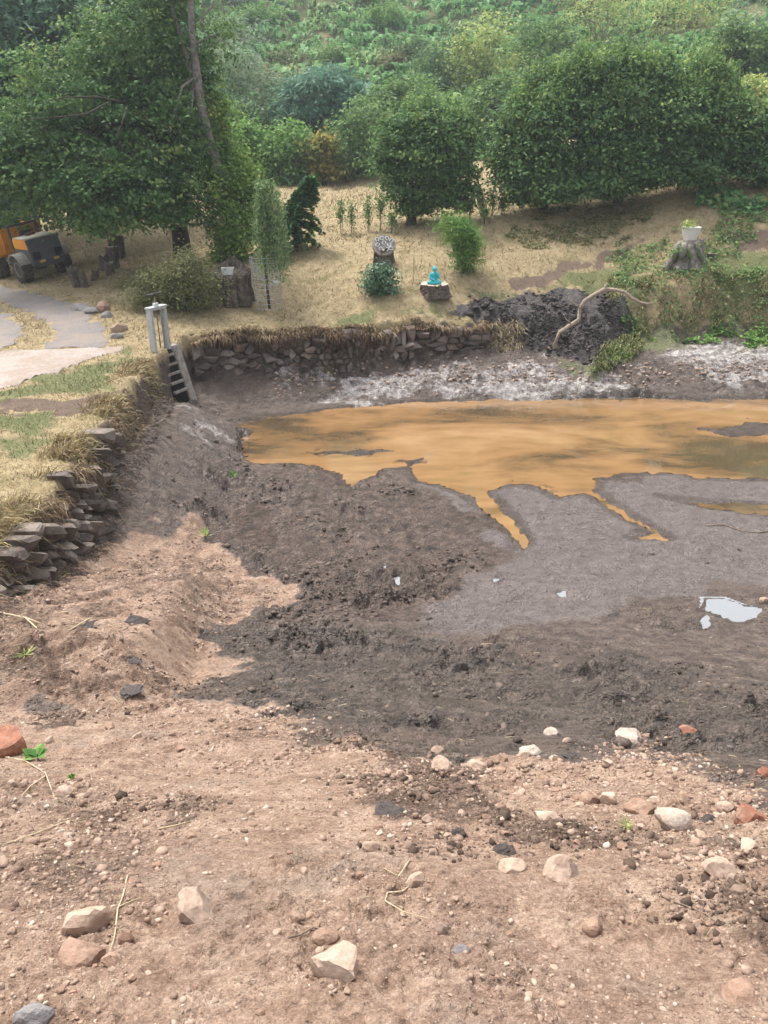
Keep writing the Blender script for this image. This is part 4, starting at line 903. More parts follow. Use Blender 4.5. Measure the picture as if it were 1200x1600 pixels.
MB().tube([(-.32, 0, H_+.40), (-.32, 0, H_+.58)], [.014, .014], 8).build('crank_grip', 'dark_steel', kk)
for i in range(5):   # stop boards stepping down towards the pond
    MB().box((0, -.18-.10*i, -.10-.26*i), (gl-.05, .10, .07)).build('stop_board', 'concrete', rt, bevel=.006)
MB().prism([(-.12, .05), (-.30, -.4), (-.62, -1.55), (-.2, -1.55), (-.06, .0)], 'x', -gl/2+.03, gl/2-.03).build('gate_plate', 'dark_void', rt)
for sx, lab, h0, tl in ((-1, 'near cheek of mossy concrete beside the sluice opening', .02, .52), (1, 'far cheek of sloping concrete beside the sluice opening', .12, .66)):
    m = MB(); x0 = sx*(hw+.03); x1 = sx*(hw+.36)
    m.prism([(.16, h0), (-.14, h0), (-tl, -1.65), (.16, -1.65)], 'x', min(x0, x1), max(x0, x1))
    o = m.build('concrete_cheek', 'concrete', None, bevel=.02); o.location = (mid_[0], mid_[1], 1.95); o.rotation_euler = (0, 0, ang)
    tag(o, lab, 'concrete wall')

# ------------------------------------------------------------------ dumper
def ground_frame(o, x, y, rz, d=1.2):
    f = lambda a, b: gz1(x+a, y+b)
    nx = (f(-d, 0)-f(d, 0))/(2*d); ny = (f(0, -d)-f(0, d))/(2*d); n_ = Vector((nx, ny, 1)).normalized()
    fw = Vector((-math.sin(rz), math.cos(rz), 0)); rgt = fw.cross(n_).normalized(); fw = n_.cross(rgt)
    Mx = Matrix((rgt, fw, n_)).transposed(); o.rotation_euler = Mx.to_euler(); o.location = (x, y, sum(f(a, b) for a in (-.9, .9) for b in (-.9, .9))/4)
pw = hit(42, 441); rz_ = R(47); TR = .55
ox = pw[0]-(-.88*math.cos(rz_)); oy = pw[1]-(-.88*math.sin(rz_))
dm = tag(empty('dumper', (0, 0, 0)), 'orange and dark grey site dumper parked at the left beside the lane', 'dumper')
ground_frame(dm, ox-.6, oy+.8, rz_)
dm.location = (ox, oy, float(gz1(ox, oy))+.02)
def wheel(x, y):
    w = MB(); Rm = Matrix.Rotation(math.pi/2, 3, 'Y')
    w.lathe([(.30, -.17), (.42, -.21), (.50, -.20), (.525, -.12), (.53, 0), (.525, .12), (.50, .20), (.42, .21), (.30, .17)], 28, Rm)
    o = w.build('wheel', 'rubber', dm, (x, y, TR), smooth=True)
    lg = MB()
    for i in range(18):
        for s_ in (-1, 1):
            a = 2*math.pi*(i+.25*s_)/18; M_ = Matrix.Rotation(a, 3, 'X') @ Matrix.Rotation(s_*R(35), 3, 'Z')
            c_ = Matrix.Rotation(a, 3, 'X') @ Vector((s_*.11, 0, .535)); lg.box(c_, (.22, .05, .05), M_)
    lg.build('tread', 'rubber', o)
    rm = MB(); rm.lathe([(.06, -.12), (.20, -.10), (.28, -.17), (.305, -.19), (.305, -.15), (.305, .15), (.305, .19), (.28, .17), (.20, .10), (.06, .12)], 24, Rm); rm.build('rim', 'rim_paint', o, smooth=True)
for x in (-.88, .88):
    for y in (0, 2.35): wheel(x, y)
m = MB(); m.box((0, .1, .72), (.7, 1.9, .32)); m.box((0, 1.9, .78), (.6, 1.9, .26)); m.tube([(-.8, 0, .55), (.8, 0, .55)], [.09, .09], 8); m.tube([(-.8, 2.35, .55), (.8, 2.35, .55)], [.09, .09], 8); m.build('chassis', 'dark_steel', dm)
# engine housing: tapered tail with louvres
m = MB(); m.prism([(-.82, .62), (.30, .62), (.62, .95), (.62, 1.28), (-.80, 1.28), (-.92, .80)], 'x', -.70, .70); m.build('engine_housing', 'grey_paint', dm, bevel=.025)
m = MB(); m.prism([(-.795, 1.283), (.615, 1.283), (.60, 1.70), (-.70, 1.66)], 'x', -.68, .68); hd = m.build('engine_hood', 'orange_paint', dm, bevel=.03)
m = MB(); m.prism([(-.84, 1.20), (-.75, 1.22), (-.66, 1.675), (-.745, 1.67)], 'x', -.70, .70); tl = m.build('tail_panel', 'grey_paint', dm, bevel=.015)
m = MB(); m.box((0, -.05, 1.705), (1.30, 1.22, .045)); m.build('hood_top', 'cream_paint', dm, bevel=.015)
for sx in (-1, 1):
    for i in range(7):
        MB().box((sx*(.34+.045*i), -.893+.0*i, 1.02), (.02, .02, .34)).build('louvre', 'dark_void', dm)
    MB().box((sx*.30, -.90, .80), (.24, .03, .10)).build('light_cluster', 'yellow_plate', dm, bevel=.01)
    m = MB(); pr = [(TR+.10)*np.array((math.cos(R(q)), math.sin(R(q)))) for q in range(20, 161, 14)]; pin = [(TR+.06)*np.array((math.cos(R(q)), math.sin(R(q)))) for q in range(160, 19, -14)]
    m.prism([(p[0], p[1]+TR) for p in pr+pin], 'x', sx*.88-.27, sx*.88+.27); m.build('mudguard', 'rim_paint', dm)
m = MB(); m.box((0, -.95, .66), (1.2, .10, .16)); m.build('rear_bumper', 'dark_steel', dm, bevel=.02)
# driver's place
m = MB(); m.box((0, .88, 1.36), (.50, .45, .10)); m.box((0, .62, 1.66), (.50, .10, .52), Matrix.Rotation(R(8), 3, 'X')); st_ = m.build('seat', 'seat_vinyl', dm, bevel=.03)
MB().box((0, .80, 1.12), (.9, .7, .38)).build('seat_base', 'grey_paint', dm, bevel=.03)
MB().box((.0, .25, 1.77), (.42, .26, .09), Matrix.Rotation(R(14), 3, 'Z')).build('coat', 'red_brown', dm, bevel=.03)
m = MB(); m.tube([(0, 1.55, 1.1), (0, 1.34, 1.66)], [.03, .03], 8); m.build('steering_column', 'dark_steel', dm)
m = MB(); th = np.linspace(0, 2*math.pi, 19); m.tube([(.19*math.cos(a), 1.33+.05*math.sin(a), 1.68+.18*math.sin(a)) for a in th], [.017]*19, 6, cap=False); m.build('steering_wheel', 'rim_paint', dm)
for sx in (-1, 1):   # folded roll bar legs
    MB().box((sx*.62, .78, 1.62), (.09, .10, 1.05)).build('roll_bar_leg', 'dark_steel', dm, bevel=.01)
MB().box((0, .78, 2.16), (1.33, .10, .09)).build('roll_bar_hoop', 'dark_steel', dm, bevel=.01)
# skip: open hopper with rim and ribs
outer = [(1.42, 1.98), (1.62, 1.05), (2.0, .86), (3.2, .86), (4.05, 1.72)]; inner = [(3.96, 1.74), (3.17, .93), (2.03, .93), (1.68, 1.09), (1.49, 1.98)]
sk = MB(); sk.prism(outer+inner, 'x', -1.02, 1.02)
for sx in (-1, 1):
    sk.prism([(1.42, 1.98), (1.62, 1.05), (2.0, .86), (3.2, .86), (4.05, 1.72), (3.3, 1.95)], 'x', sx*1.02, sx*1.07)
s_o = sk.build('skip', 'orange_paint', dm)
m = MB()
for sx in (-1, 1): m.box((sx*1.06, 2.35, 1.97), (.10, 1.9, .07))
m.box((0, 1.43, 2.0), (2.2, .09, .08)); m.build('rim_rail', 'orange_paint', s_o, bevel=.01)
for x in (-.7, 0, .7): MB().prism([(1.36, 1.90), (1.56, 1.02), (1.64, 1.05), (1.44, 1.92)], 'x', x-.035, x+.035).build('rib', 'orange_paint', s_o)
for sx in (-1, 1): MB().tube([(sx*.3, 1.5, .8), (sx*.3, 1.7, 1.25)], [.05, .04], 8).build('tipping_ram', 'dark_steel', dm)

# ------------------------------------------------------------------ stumps, posts
def stump(name, label, px, py, r0, h, seed, jag=.08, back=0., flare=.25, flute=.08, lean=(0, 0), hollow=0., cat='tree stump', group=None, top='cut_wood', mat='stump_wood', P0=None):
    b = ghit(px, py) if P0 is None else np.array(P0, float); r = np.random.default_rng(seed); rt = tag(empty(name, b), label, cat, group)
    n, k = 44, 9; th = np.arange(n)*2*math.pi/n; V = []; rim = []
    fl = flute*(np.sin(th*7+r.uniform(0, 6))+.7*np.sin(th*13+r.uniform(0, 6))+.5*r.normal(size=n))
    jg = jag*(vnoise(th*3.2, th*0+seed, seed)+.6*r.normal(size=n))
    jg = jg+back*np.clip(np.sin(th), 0, 1)**1.5
    for j in range(k):
        f = j/(k-1); rr = r0*(1+flare*(1-f)**3+fl*(.6+.6*(1-f))+.03*r.normal(size=n))
        zz = -.15+f*(h+.15)+f*jg*(1 if j > 0 else 0); V += [(rr[i]*math.cos(th[i])+lean[0]*f, rr[i]*math.sin(th[i])+lean[1]*f, zz[i]) for i in range(n)]
    F = [(j*n+i, j*n+(i+1) % n, (j+1)*n+(i+1) % n, (j+1)*n+i) for j in range(k-1) for i in range(n)]
    obj('trunk', V, F, mat, rt)
    # top face: rings stepping in, sunk when hollow
    T = list(V[-n:]); cx, cy = lean
    for q, dz in ((.86, -.01-.1*hollow), (.6, -.02-.6*hollow), (.3, -.015-hollow)):
        T += [(cx+(V[-n+i][0]-cx)*q, cy+(V[-n+i][1]-cy)*q, (V[-n+i][2]-h)*(q*.4)+h+dz+.008*r.normal()) for i in range(n)]
    T.append((cx, cy, h-.02-hollow)); c_ = len(T)-1
    F = [(j*n+i, j*n+(i+1) % n, (j+1)*n+(i+1) % n, (j+1)*n+i) for j in range(3) for i in range(n)]+[(3*n+i, 3*n+(i+1) % n, c_) for i in range(n)]
    obj('cut_face', T, F, top, rt)
    return rt, b
stump('tree_stump', 'large ragged hollow stump holding the white trough', 362, 466, .68, .92, 5, jag=.09, flare=.16, flute=.10, hollow=.02, top='stump_wood', back=.45)
stB, bS = stump('tree_stump', 'low wide cut stump under the turquoise statue', 678, 456, .50, .32, 6, jag=.03, flare=.22, flute=.07)
stP, bP = stump('tree_stump', 'gnarled mossy stump carrying the white pot on the right bank', 1068, 410, .42, .80, 7, jag=.13, flare=.9, flute=.20, lean=(.12, .05), top='cut_wood', mat='bark_grey')
stH, bH = stump('tree_stump', 'stump with white horseshoes fixed on its slanted top', 600, 412, .36, .58, 8, jag=.05, flare=.35, flute=.10, mat='stump_wood')
stump('tree_stump', 'small low stump on the grass right of the pot stump', 1112, 402, .16, .14, 9, jag=.01)
for i, (px, py, r0, h, lab, ln) in enumerate([(124, 446, .20, .72, 'dark leaning log stub standing nearest the dumper', (-.22, 0)), (134, 447, .13, .55, 'short broken log stub right of the leaning one', (-.1, 0)), (147, 437, .14, .30, 'low broken log piece between the stubs and the posts', (.12, 0)),
        (165, 421, .20, .62, 'upright log post with flat top, front left of the cluster', (0, 0)), (178, 418, .24, .86, 'tallest upright log post in the cluster under the tree', (0, 0)), (173, 430, .17, .48, 'short log post in front of the tall one', (0, 0)), (180, 403, .2, .9, 'log post at the back of the cluster under the tree', (0, 0)), (190, 402, .18, .9, 'slim pale log post at the right back of the cluster', (0, 0))]):
    stump('log_post', lab, px, py, r0, h, 20+i, jag=.04 if i > 2 else .12, flare=.05, flute=.05, lean=ln, cat='log', group='log posts under the huge tree', top='cut_wood' if i > 2 else 'stump_wood')
# horseshoes on the slanted face of their stump
dsk = Matrix.Rotation(R(52), 3, 'X')
m = MB(); m.lathe([(.02, -.05), (.43, -.05), (.45, 0), (.43, .05), (.02, .055)], 26, dsk); top_o = m.build('slanted_top', 'bark_grey', stH, (0, -.12, .68), smooth=False)
r = np.random.default_rng(4)
for i, (u, v, q) in enumerate([(-.26, .22, 10), (-.08, .28, 80), (.12, .27, 20), (.28, .18, -40), (-.24, .0, 150), (.0, .08, 30), (.2, .0, 200), (-.12, -.18, 60), (.1, -.2, -20), (.26, -.16, 90)]):
    th = np.linspace(R(-60), R(240), 9)
    pts = [dsk @ (Vector((u, v, .075))+Matrix.Rotation(R(q), 3, 'Z') @ Vector((.065*math.cos(a), .085*math.sin(a), 0))) for a in th]
    MB().tube(pts, [.017]*9, 6).build('horseshoe', 'white_paint', top_o)
# white trough on the ragged stump
b = ghit(362, 466); p = np.array((b[0]-.02, b[1]-.22, b[2]+.90))
tr = tag(empty('planter_trough', p), 'small white rectangular trough sitting on the ragged stump', 'planter')
m = MB(); w0, w1, d0, d1, h_ = .17, .22, .10, .13, .25
m.add([(-w0, -d0, 0), (w0, -d0, 0), (w0, d0, 0), (-w0, d0, 0), (-w1, -d1, h_), (w1, -d1, h_), (w1, d1, h_), (-w1, d1, h_), (-w1+.03, -d1+.03, h_), (w1-.03, -d1+.03, h_), (w1-.03, d1-.03, h_), (-w1+.03, d1-.03, h_), (-w0+.03, -d0+.03, .06), (w0-.03, -d0+.03, .06), (w0-.03, d0-.03, .06), (-w0+.03, d0-.03, .06)],
      [(3, 2, 1, 0)]+[(i, (i+1) % 4, 4+(i+1) % 4, 4+i) for i in range(4)]+[(4+i, 4+(i+1) % 4, 8+(i+1) % 4, 8+i) for i in range(4)]+[(8+i, 8+(i+1) % 4, 12+(i+1) % 4, 12+i) for i in range(4)]+[(12, 13, 14, 15)])
m.build('tub', 'white_glaze', tr); MB().box((0, 0, h_-.05), (2*w1-.07, 2*d1-.07, .02)).build('soil', 'dark_void', tr)
# white pot with plant
pz_ = bP[2]+.80
pot = tag(empty('plant_pot', (bP[0]+.12, bP[1]+.05, pz_)), 'white ribbed pot with a small plant on the gnarled stump', 'plant pot')
m = MB(); m.lathe([(.02, 0), (.21, 0), (.24, .06), (.30, .24), (.335, .36), (.345, .44), (.36, .46), (.36, .50), (.33, .50), (.31, .44), (.02, .43)], 30); m.build('pot', 'white_glaze', pot, smooth=True)
MB().lathe([(.02, .42), (.31, .43), (.30, .445), (.02, .45)], 20).build('soil', 'dark_void', pot)
crown(pot, [(bP[0], bP[1], pz_+.60, .26, .26, .12)], 160, 'leaf_birch', (.16, .04), 'plant', 71, spread=(.1, .1, .06), up=.2, clump=8)
crown(stP, [(bP[0]-.35, bP[1]-.35, bP[2]+.45, .35, .25, .3), (bP[0]+.2, bP[1]-.5, bP[2]+.4, .2, .15, .35)], 380, 'leaf_mid', (.08, .06), 'ivy', 72, spread=(.12, .12, .1), clump=12)
r = np.random.default_rng(72); 
for dx, dy_, L in ((.15, -.75, .85), (-.75, -.3, .7), (.7, -.25, .6), (-.4, -.7, .55)):
    p0 = bP+np.array((dx*.3, dy_*.3, .7)); e = np.array((bP[0]+dx, bP[1]+dy_, gz1(bP[0]+dx, bP[1]+dy_)-.05)); woody(stP, [(limb_pts(p0, e, r, .1, 5, .12), [.16, .15, .12, .10, .07])], 'bark_grey', 'root')

# ------------------------------------------------------------------ turquoise statue
zs = bS[2]+.295
def statue():
    bm = bmesh.new()
    def ell(c_, d, rot=None, u=16, v=10):
        g = bmesh.ops.create_uvsphere(bm, u_segments=u, v_segments=v, radius=1)
        M_ = Matrix.Translation(c_) @ (rot.to_4x4() if rot else Matrix.Identity(4)) @ Matrix.Diagonal((*d, 1)); bmesh.ops.transform(bm, matrix=M_, verts=g['verts'])
    def seg(a, b, ra, rb, n=7):
        a, b = Vector(a), Vector(b)
        for i in range(n):
            f = i/(n-1); q = ra+(rb-ra)*f; ell(a.lerp(b, f), (q, q, q), u=10, v=6)
    ell((0, 0, .07), (.21, .15, .07))                       # folded robe and lap
    seg((-.20, -.02, .07), (.06, -.15, .065), .065, .045); seg((.20, -.02, .07), (-.06, -.15, .065), .065, .045)   # crossed shins
    ell((0, .02, .18), (.135, .10, .13)); ell((0, .02, .30), (.125, .085, .10)); ell((0, .01, .36), (.14, .07, .05))
    seg((-.135, .01, .35), (-.165, -.04, .22), .047, .040); seg((-.165, -.04, .22), (-.03, -.14, .15), .040, .028)    # arm resting in lap
    seg((.135, .01, .35), (.155, -.06, .22), .047, .040); seg((.155, -.06, .22), (.06, -.11, .35), .038, .026)       # arm raised to the chin
    ell((.045, -.105, .38), (.028, .024, .036)); ell((-.02, -.145, .145), (.045, .03, .022))
    seg((0, .0, .39), (0, -.01, .45), .045, .042, 4)
    ell((0, -.015, .515), (.072, .078, .088)); ell((0, .0, .60), (.036, .036, .03))                                   # head and topknot
    ell((-.074, -.005, .505), (.012, .02, .036)); ell((.074, -.005, .505), (.012, .02, .036)); ell((0, -.095, .51), (.013, .018, .022))
    for sx in (-1, 1): ell((sx*.028, -.082, .53), (.016, .012, .008))
    ell((0, -.085, .478), (.024, .014, .007))
    me = bpy.data.meshes.new('seated_statue'); bm.to_mesh(me); bm.free(); return me
so = link('seated_statue', statue(), 'turquoise_paint', None, (bS[0], bS[1]-.02, zs)); so.scale = (1.04, 1.04, 1.04); so.rotation_euler = (0, 0, R(12))
md = so.modifiers.new('remesh', 'REMESH'); md.mode = 'VOXEL'; md.voxel_size = .011; md.use_smooth_shade = True
tag(so, 'turquoise seated figure with hand at its chin on the low stump', 'statue')
r = np.random.default_rng(6)

# thin stakes by the statue
for px, py, top, lab in ((627, 440, 398, 'thin bare cane left of the statue, leaning'), (645, 437, 392, 'taller bare cane nearest the statue'), (646, 440, 405, 'pale short cane beside the taller cane')):
    b = ghit(px, py); h = (py-top)*depth(b)/FPX; tag(MB().tube([(0, 0, -.1), (.02, 0, h*.5), (.03, 0, h)], [.014, .012, .008], 6).build('garden_cane', 'stalk', None, tuple(b)), lab, 'cane')
# wire cage round the sapling
cg = tag(empty('wire_cage', bW), 'leaning cage of wire netting around the weeping sapling', 'wire cage')
hC = 75*depth(bW)/FPX; rc = 20*depth(bW)/FPX
for i in range(16):
    a = 2*math.pi*i/16; MB().tube([(rc*math.cos(a), rc*math.sin(a), -.05), (rc*1.1*math.cos(a)-.10, rc*1.1*math.sin(a), hC)], [.009, .009], 4).build('upright_wire', 'wire', cg)
for j in range(11):
    f = j/10; rr = rc*(1+.1*f); MB().tube([(rr*math.cos(a)-.10*f, rr*math.sin(a), hC*f+.02) for a in np.linspace(0, 2*math.pi, 17)], [.008]*17, 4, cap=False).build('wire_ring', 'wire', cg)
fl_ = MB()
for i in range(7): fl_.tube([(-rc*1.1-.10, -.2+.1*i, hC*.95), (-rc*.2, -.35+.1*i, hC*.55), (rc*.2, -.3+.08*i, hC*.38)], [.005, .005, .005], 4)
for i in range(6): fl_.tube([(-rc*1.1+.15*i, -.2-.02*i, hC*.95-.13*i), (-rc*1.1+.15*i, .4-.02*i, hC*.95-.13*i)], [.005, .005], 4)
fl_.build('bent_flap', 'wire', cg)
# white cup on a stick
b = ghit(435, 478); cp = tag(empty('cup_on_stick', b), 'small white cup on a thin stick right of the wire cage', 'garden ornament'); h = 32*depth(b)/FPX
MB().tube([(0, 0, -.1), (0, 0, h)], [.010, .008], 6).build('stick', 'stalk', cp)
MB().lathe([(.012, h-.02), (.05, h+.04), (.125, h+.16), (.13, h+.19), (.11, h+.19), (.04, h+.07), (.01, h+.05)], 16, Matrix.Rotation(R(10), 3, 'X')).build('cup', 'white_glaze', cp, smooth=True)

# ------------------------------------------------------------------ bleached branch on the spoil heap
bb = ghit(868, 546); yb = bb[1]
pts = [bb-np.array((0, -.05, .25)), at(867, 538, yb), at(874, 519, yb+.05), at(893, 507, yb+.1), at(905, 499, yb+.15), at(906, 482, yb+.2), at(913, 470, yb+.25), at(928, 461, yb+.3), at(945, 452, yb+.35), at(962, 453, yb+.3), at(977, 457, yb+.2), at(988, 466, yb+.1), at(1000, 473, yb), at(1012, 475, yb-.05), at(1025, 473, yb-.1)]
br_ = tag(empty('fallen_branch', bb), 'bleached crooked branch sticking out of the dark spoil heap', 'branch')
rad = [.085, .08, .065, .072, .08, .062, .066, .07, .085, .058, .055, .05, .056, .036, .012]
woody(br_, [(pts, rad)], 'dead_wood', 'stem', 10)
woody(br_, [([pts[8], at(946, 447, yb+.35), at(949, 441, yb+.35)], [.07, .05, .012])], 'dead_wood', 'broken_spur', 8)
for q_ in ([pts[5], at(897, 474, yb+.1), at(890, 470, yb)], [pts[10], at(984, 450, yb+.2), at(990, 449, yb+.2)], [pts[3], at(884, 498, yb), at(880, 490, yb)]): woody(br_, [(q_, [.03, .02, .006])], 'dead_wood', 'twig_stub', 6)

# ------------------------------------------------------------------ rocks
def rock_mesh(seed, sub=3, cuts=11, name='rock', lumpy=0.):
    r = np.random.default_rng(seed); bm = bmesh.new(); bmesh.ops.create_icosphere(bm, subdivisions=sub, radius=1)
    nn = unit(r.normal(size=(cuts, 3))); dd = r.uniform(.5, .9, cuts)
    for v in bm.verts:
        p = np.array(v.co)
        for q in range(cuts):
            e = p @ nn[q]-dd[q]
            if e > 0: p = p-nn[q]*e
        p = p*(1+.02*r.normal()); p = p*(1+lumpy*(float(vnoise(np.array([p[0]*3+seed]), np.array([p[1]*3+p[2]*2.1]), seed)[0])+.35*r.normal())); v.co = p
    me = bpy.data.meshes.new(name); bm.to_mesh(me); bm.free(); 
    V = np.array([v.co for v in me.vertices]); V = (V-(V.max(0)+V.min(0))/2)/(np.ptp(V, axis=0)/2); me.vertices.foreach_set('co', V.astype(np.float32).ravel()); me.update(); return me
def rock(px, py, w, h, mat, label, seed, rot=0., sink=.25, cat='rock', name='rock', group=None):
    p = ghit(px, py+h*.3); k = depth(p)/FPX; W = w*k/2; W *= 1.0 if mat == 'mud_lump' else 1.2; Hh = max(h*k*.62, W*.45)*(.38 if mat == 'mud_lump' else 1)
    o = link(name, rock_mesh(seed, 3 if w > 24 else 2, 4 if mat == 'mud_lump' else 11, name, .22 if mat == 'mud_lump' else 0.), mat, None, (p[0], p[1], p[2]+Hh*(1-2*sink))); o.scale = (W, W*.85, Hh); o.rotation_euler = (0, .12*math.sin(seed), R(rot)); 
    return tag(o, label, cat, group)
ROCKS = [(308, 1415, 70, 58, 'pale_rock', 'largest pale angular rock on the bare earth at lower left'), (138, 1427, 54, 50, 'pale_rock', 'pinkish angular rock left of the largest pale rock'), (125, 1486, 58, 36, 'brown_rock', 'long brown rock below the pinkish rock at lower left'),
 (508, 1469, 36, 28, 'brown_rock', 'rounded brown stone lying on the brown twig'), (527, 1523, 62, 44, 'pale_rock', 'flat tilted slab near the bottom centre'), (875, 1370, 50, 32, 'pale_rock', 'cream blocky rock on the right below the dark rut'), (1050, 1285, 46, 34, 'white_rock', 'whitish rough rock in the stony band on the right'),
 (830, 1170, 32, 20, 'white_rock', 'oblong white stone at the edge of the dark mud'), (8, 1164, 56, 46, 'red_rock', 'red sandstone rock cut by the left edge'), (55, 1580, 54, 50, 'grey_rock', 'blue grey rock in the bottom left corner'), (800, 1360, 36, 22, 'pale_rock', 'half buried tan rock right of the black mud lump'),
 (1120, 1372, 44, 28, 'pale_rock', 'half buried pale slab near the right edge'), (648, 1378, 27, 26, 'pale_rock', 'squarish stone among clods right of the lower centre'), (787, 1330, 38, 24, 'mud_lump', 'round black mud lump on the tan earth'), (950, 1250, 24, 30, 'pale_rock', 'upright tan stone in the stony band'), (1000, 1266, 42, 22, 'brown_rock', 'long brown stone right of the upright tan stone'),
 (920, 1252, 28, 18, 'brown_rock', 'small brown stone left of the upright tan stone'), (1168, 1277, 42, 36, 'red_rock', 'reddish rock near the right edge of the stony band'), (1072, 1140, 34, 18, 'red_rock', 'red stone lying on the mud at the right'), (1106, 1150, 26, 14, 'red_rock', 'smaller red stone right of the red stone on the mud'),
 (985, 1154, 36, 14, 'white_rock', 'thin pale stone on the mud edge right of centre'), (1192, 1212, 22, 18, 'red_rock', 'brick red stone cut by the right edge'), (690, 1206, 28, 22, 'pale_rock', 'rounded tan stone at the tip of the tan slope'), (742, 1196, 26, 18, 'pale_rock', 'rounded pale stone beside the mud edge near centre'), (778, 1196, 22, 18, 'brown_rock', 'brownish stone left of the oblong white stone'),
 (817, 1185, 20, 14, 'pale_rock', 'small tan stone touching the oblong white stone'), (684, 1170, 18, 13, 'pale_rock', 'tan pebble sitting alone on the dark mud'), (720, 1491, 22, 11, 'grey_rock', 'dark flat slate chip right of the bottom slab'), (101, 1241, 24, 24, 'pale_rock', 'smooth tan stone below the small green plant'), (198, 1467, 20, 19, 'brown_rock', 'small cube like stone between the left rocks'),
 (176, 1498, 28, 24, 'brown_rock', 'stone touching the end of the long brown rock'), (925, 1450, 28, 20, 'brown_rock', 'brown stone below the cream blocky rock'), (690, 1456, 16, 16, 'white_rock', 'small pinkish white stone right of the straw stalk'), (462, 1438, 18, 18, 'pale_rock', 'yellowish stone above the brown twig'), (893, 1176, 30, 26, 'mud_lump', 'dark mud lump among the white stones'),
 (862, 1140, 22, 8, 'white_rock', 'thin white stone above the oblong one'), (885, 1153, 14, 11, 'pale_rock', 'small pale stone beside the thin white stone'), (866, 1182, 14, 10, 'white_rock', 'small white pebble right of the oblong stone'), (1131, 1262, 22, 20, 'pale_rock', 'rounded tan stone left of the reddish rock'), (1108, 1278, 34, 24, 'mud_lump', 'dark clod beside the reddish rock'),
 (1165, 1330, 26, 16, 'pale_rock', 'pale stone below the reddish rock at right'), (855, 1280, 36, 16, 'pale_rock', 'flat cream stone at the head of the dark rut'), (612, 1270, 60, 34, 'mud_lump', 'broad black mud smear lump on the tan slope'), (714, 1306, 26, 22, 'mud_lump', 'black mud clod left of the round lump'), (1150, 1565, 44, 18, 'brown_rock', 'brown clod near the bottom right corner'),
 (580, 1332, 24, 18, 'pale_rock', 'squarish stone left of the clods near lower centre'), (960, 958, 20, 12, 'mud_lump', 'dark mud clod left of the bright puddle'), (1192, 938, 14, 14, 'pale_rock', 'pink stone at the right edge above the bright puddle'), (215, 966, 40, 18, 'mud_lump', 'black mud pat on the tan ramp'), (205, 1030, 34, 14, 'mud_lump', 'dark mud pat lower on the tan ramp'), (206, 1088, 46, 22, 'mud_lump', 'wide dark mud pat at the foot of the tan ramp'), (140, 975, 44, 14, 'mud_lump', 'flat dark pat with straw at the left of the ramp'),
 (127, 480, 26, 12, 'grey_rock', 'flat grey rock at the lane edge, farthest left'), (145, 486, 20, 10, 'grey_rock', 'low grey rock second along the lane edge'), (162, 481, 18, 20, 'brown_rock', 'pointed rock at the lane edge'), (167, 493, 16, 11, 'grey_rock', 'small grey rock below the pointed rock'), (188, 511, 22, 14, 'pale_rock', 'pinkish rock at the lane edge near the sluice'), (184, 523, 18, 9, 'grey_rock', 'low rock nearest the sluice at the lane edge'),
 (650, 1003, 1, 1, None, None)]
for i, (px, py, w, h, mt, lab) in enumerate(ROCKS):
    if mt: rock(px, py, w, h, mt, lab, 300+i, rot=(37*i) % 50-25, sink=.45 if mt == 'mud_lump' else .36, name='mud_clod' if mt == 'mud_lump' else 'rock', cat='clod' if mt == 'mud_lump' else 'rock')
# small loose stones, a countable band of look-alikes
smalls = [rock_mesh(700+i, 2, 9, 'small_stone') for i in range(10)]
for i, m in enumerate(smalls): m.materials.append(MATS[['pale_rock', 'brown_rock', 'pale_rock', 'brown_rock', 'pale_rock'][i % 5] if i else 'brown_rock'])
r = np.random.default_rng(51); n = 0
while n < 190:
    if r.random() < .5: px, py = r.uniform(560, 1200), r.normal(1265, 55)
    else: px, py = r.uniform(0, 1200), r.uniform(1130, 1600)
    p = hit(px, py); Mk = masks(np.array([p[0]]), np.array([p[1]]))
    if Mk['tan'][0] < .5: continue
    p[2] = gz1(p[0], p[1]); w = r.uniform(8, 17)*depth(p)/FPX/2
    o = bpy.data.objects.new('small_stone', smalls[r.integers(10)]); COL.objects.link(o); o.location = (p[0], p[1], p[2]+w*.25); o.scale = (w, w*r.uniform(.7, 1), w*r.uniform(.5, .8)); o.rotation_euler = (r.normal()*.2, r.normal()*.2, r.uniform(0, 6.3))
    zone = 'in the stony band near the mud' if py < 1320 and px > 500 else 'on the left side of the bare earth' if px < 420 else 'in the middle of the bare foreground' if px < 820 else 'on the right side of the bare foreground'
    hue = {'pale_rock': 'tan', 'brown_rock': 'brown', 'white_rock': 'pale'}[o.data.materials[0].name]
    tag(o, 'small loose %s stone %s' % (hue, zone), 'stone', 'small stones on the bare earth'); n += 1

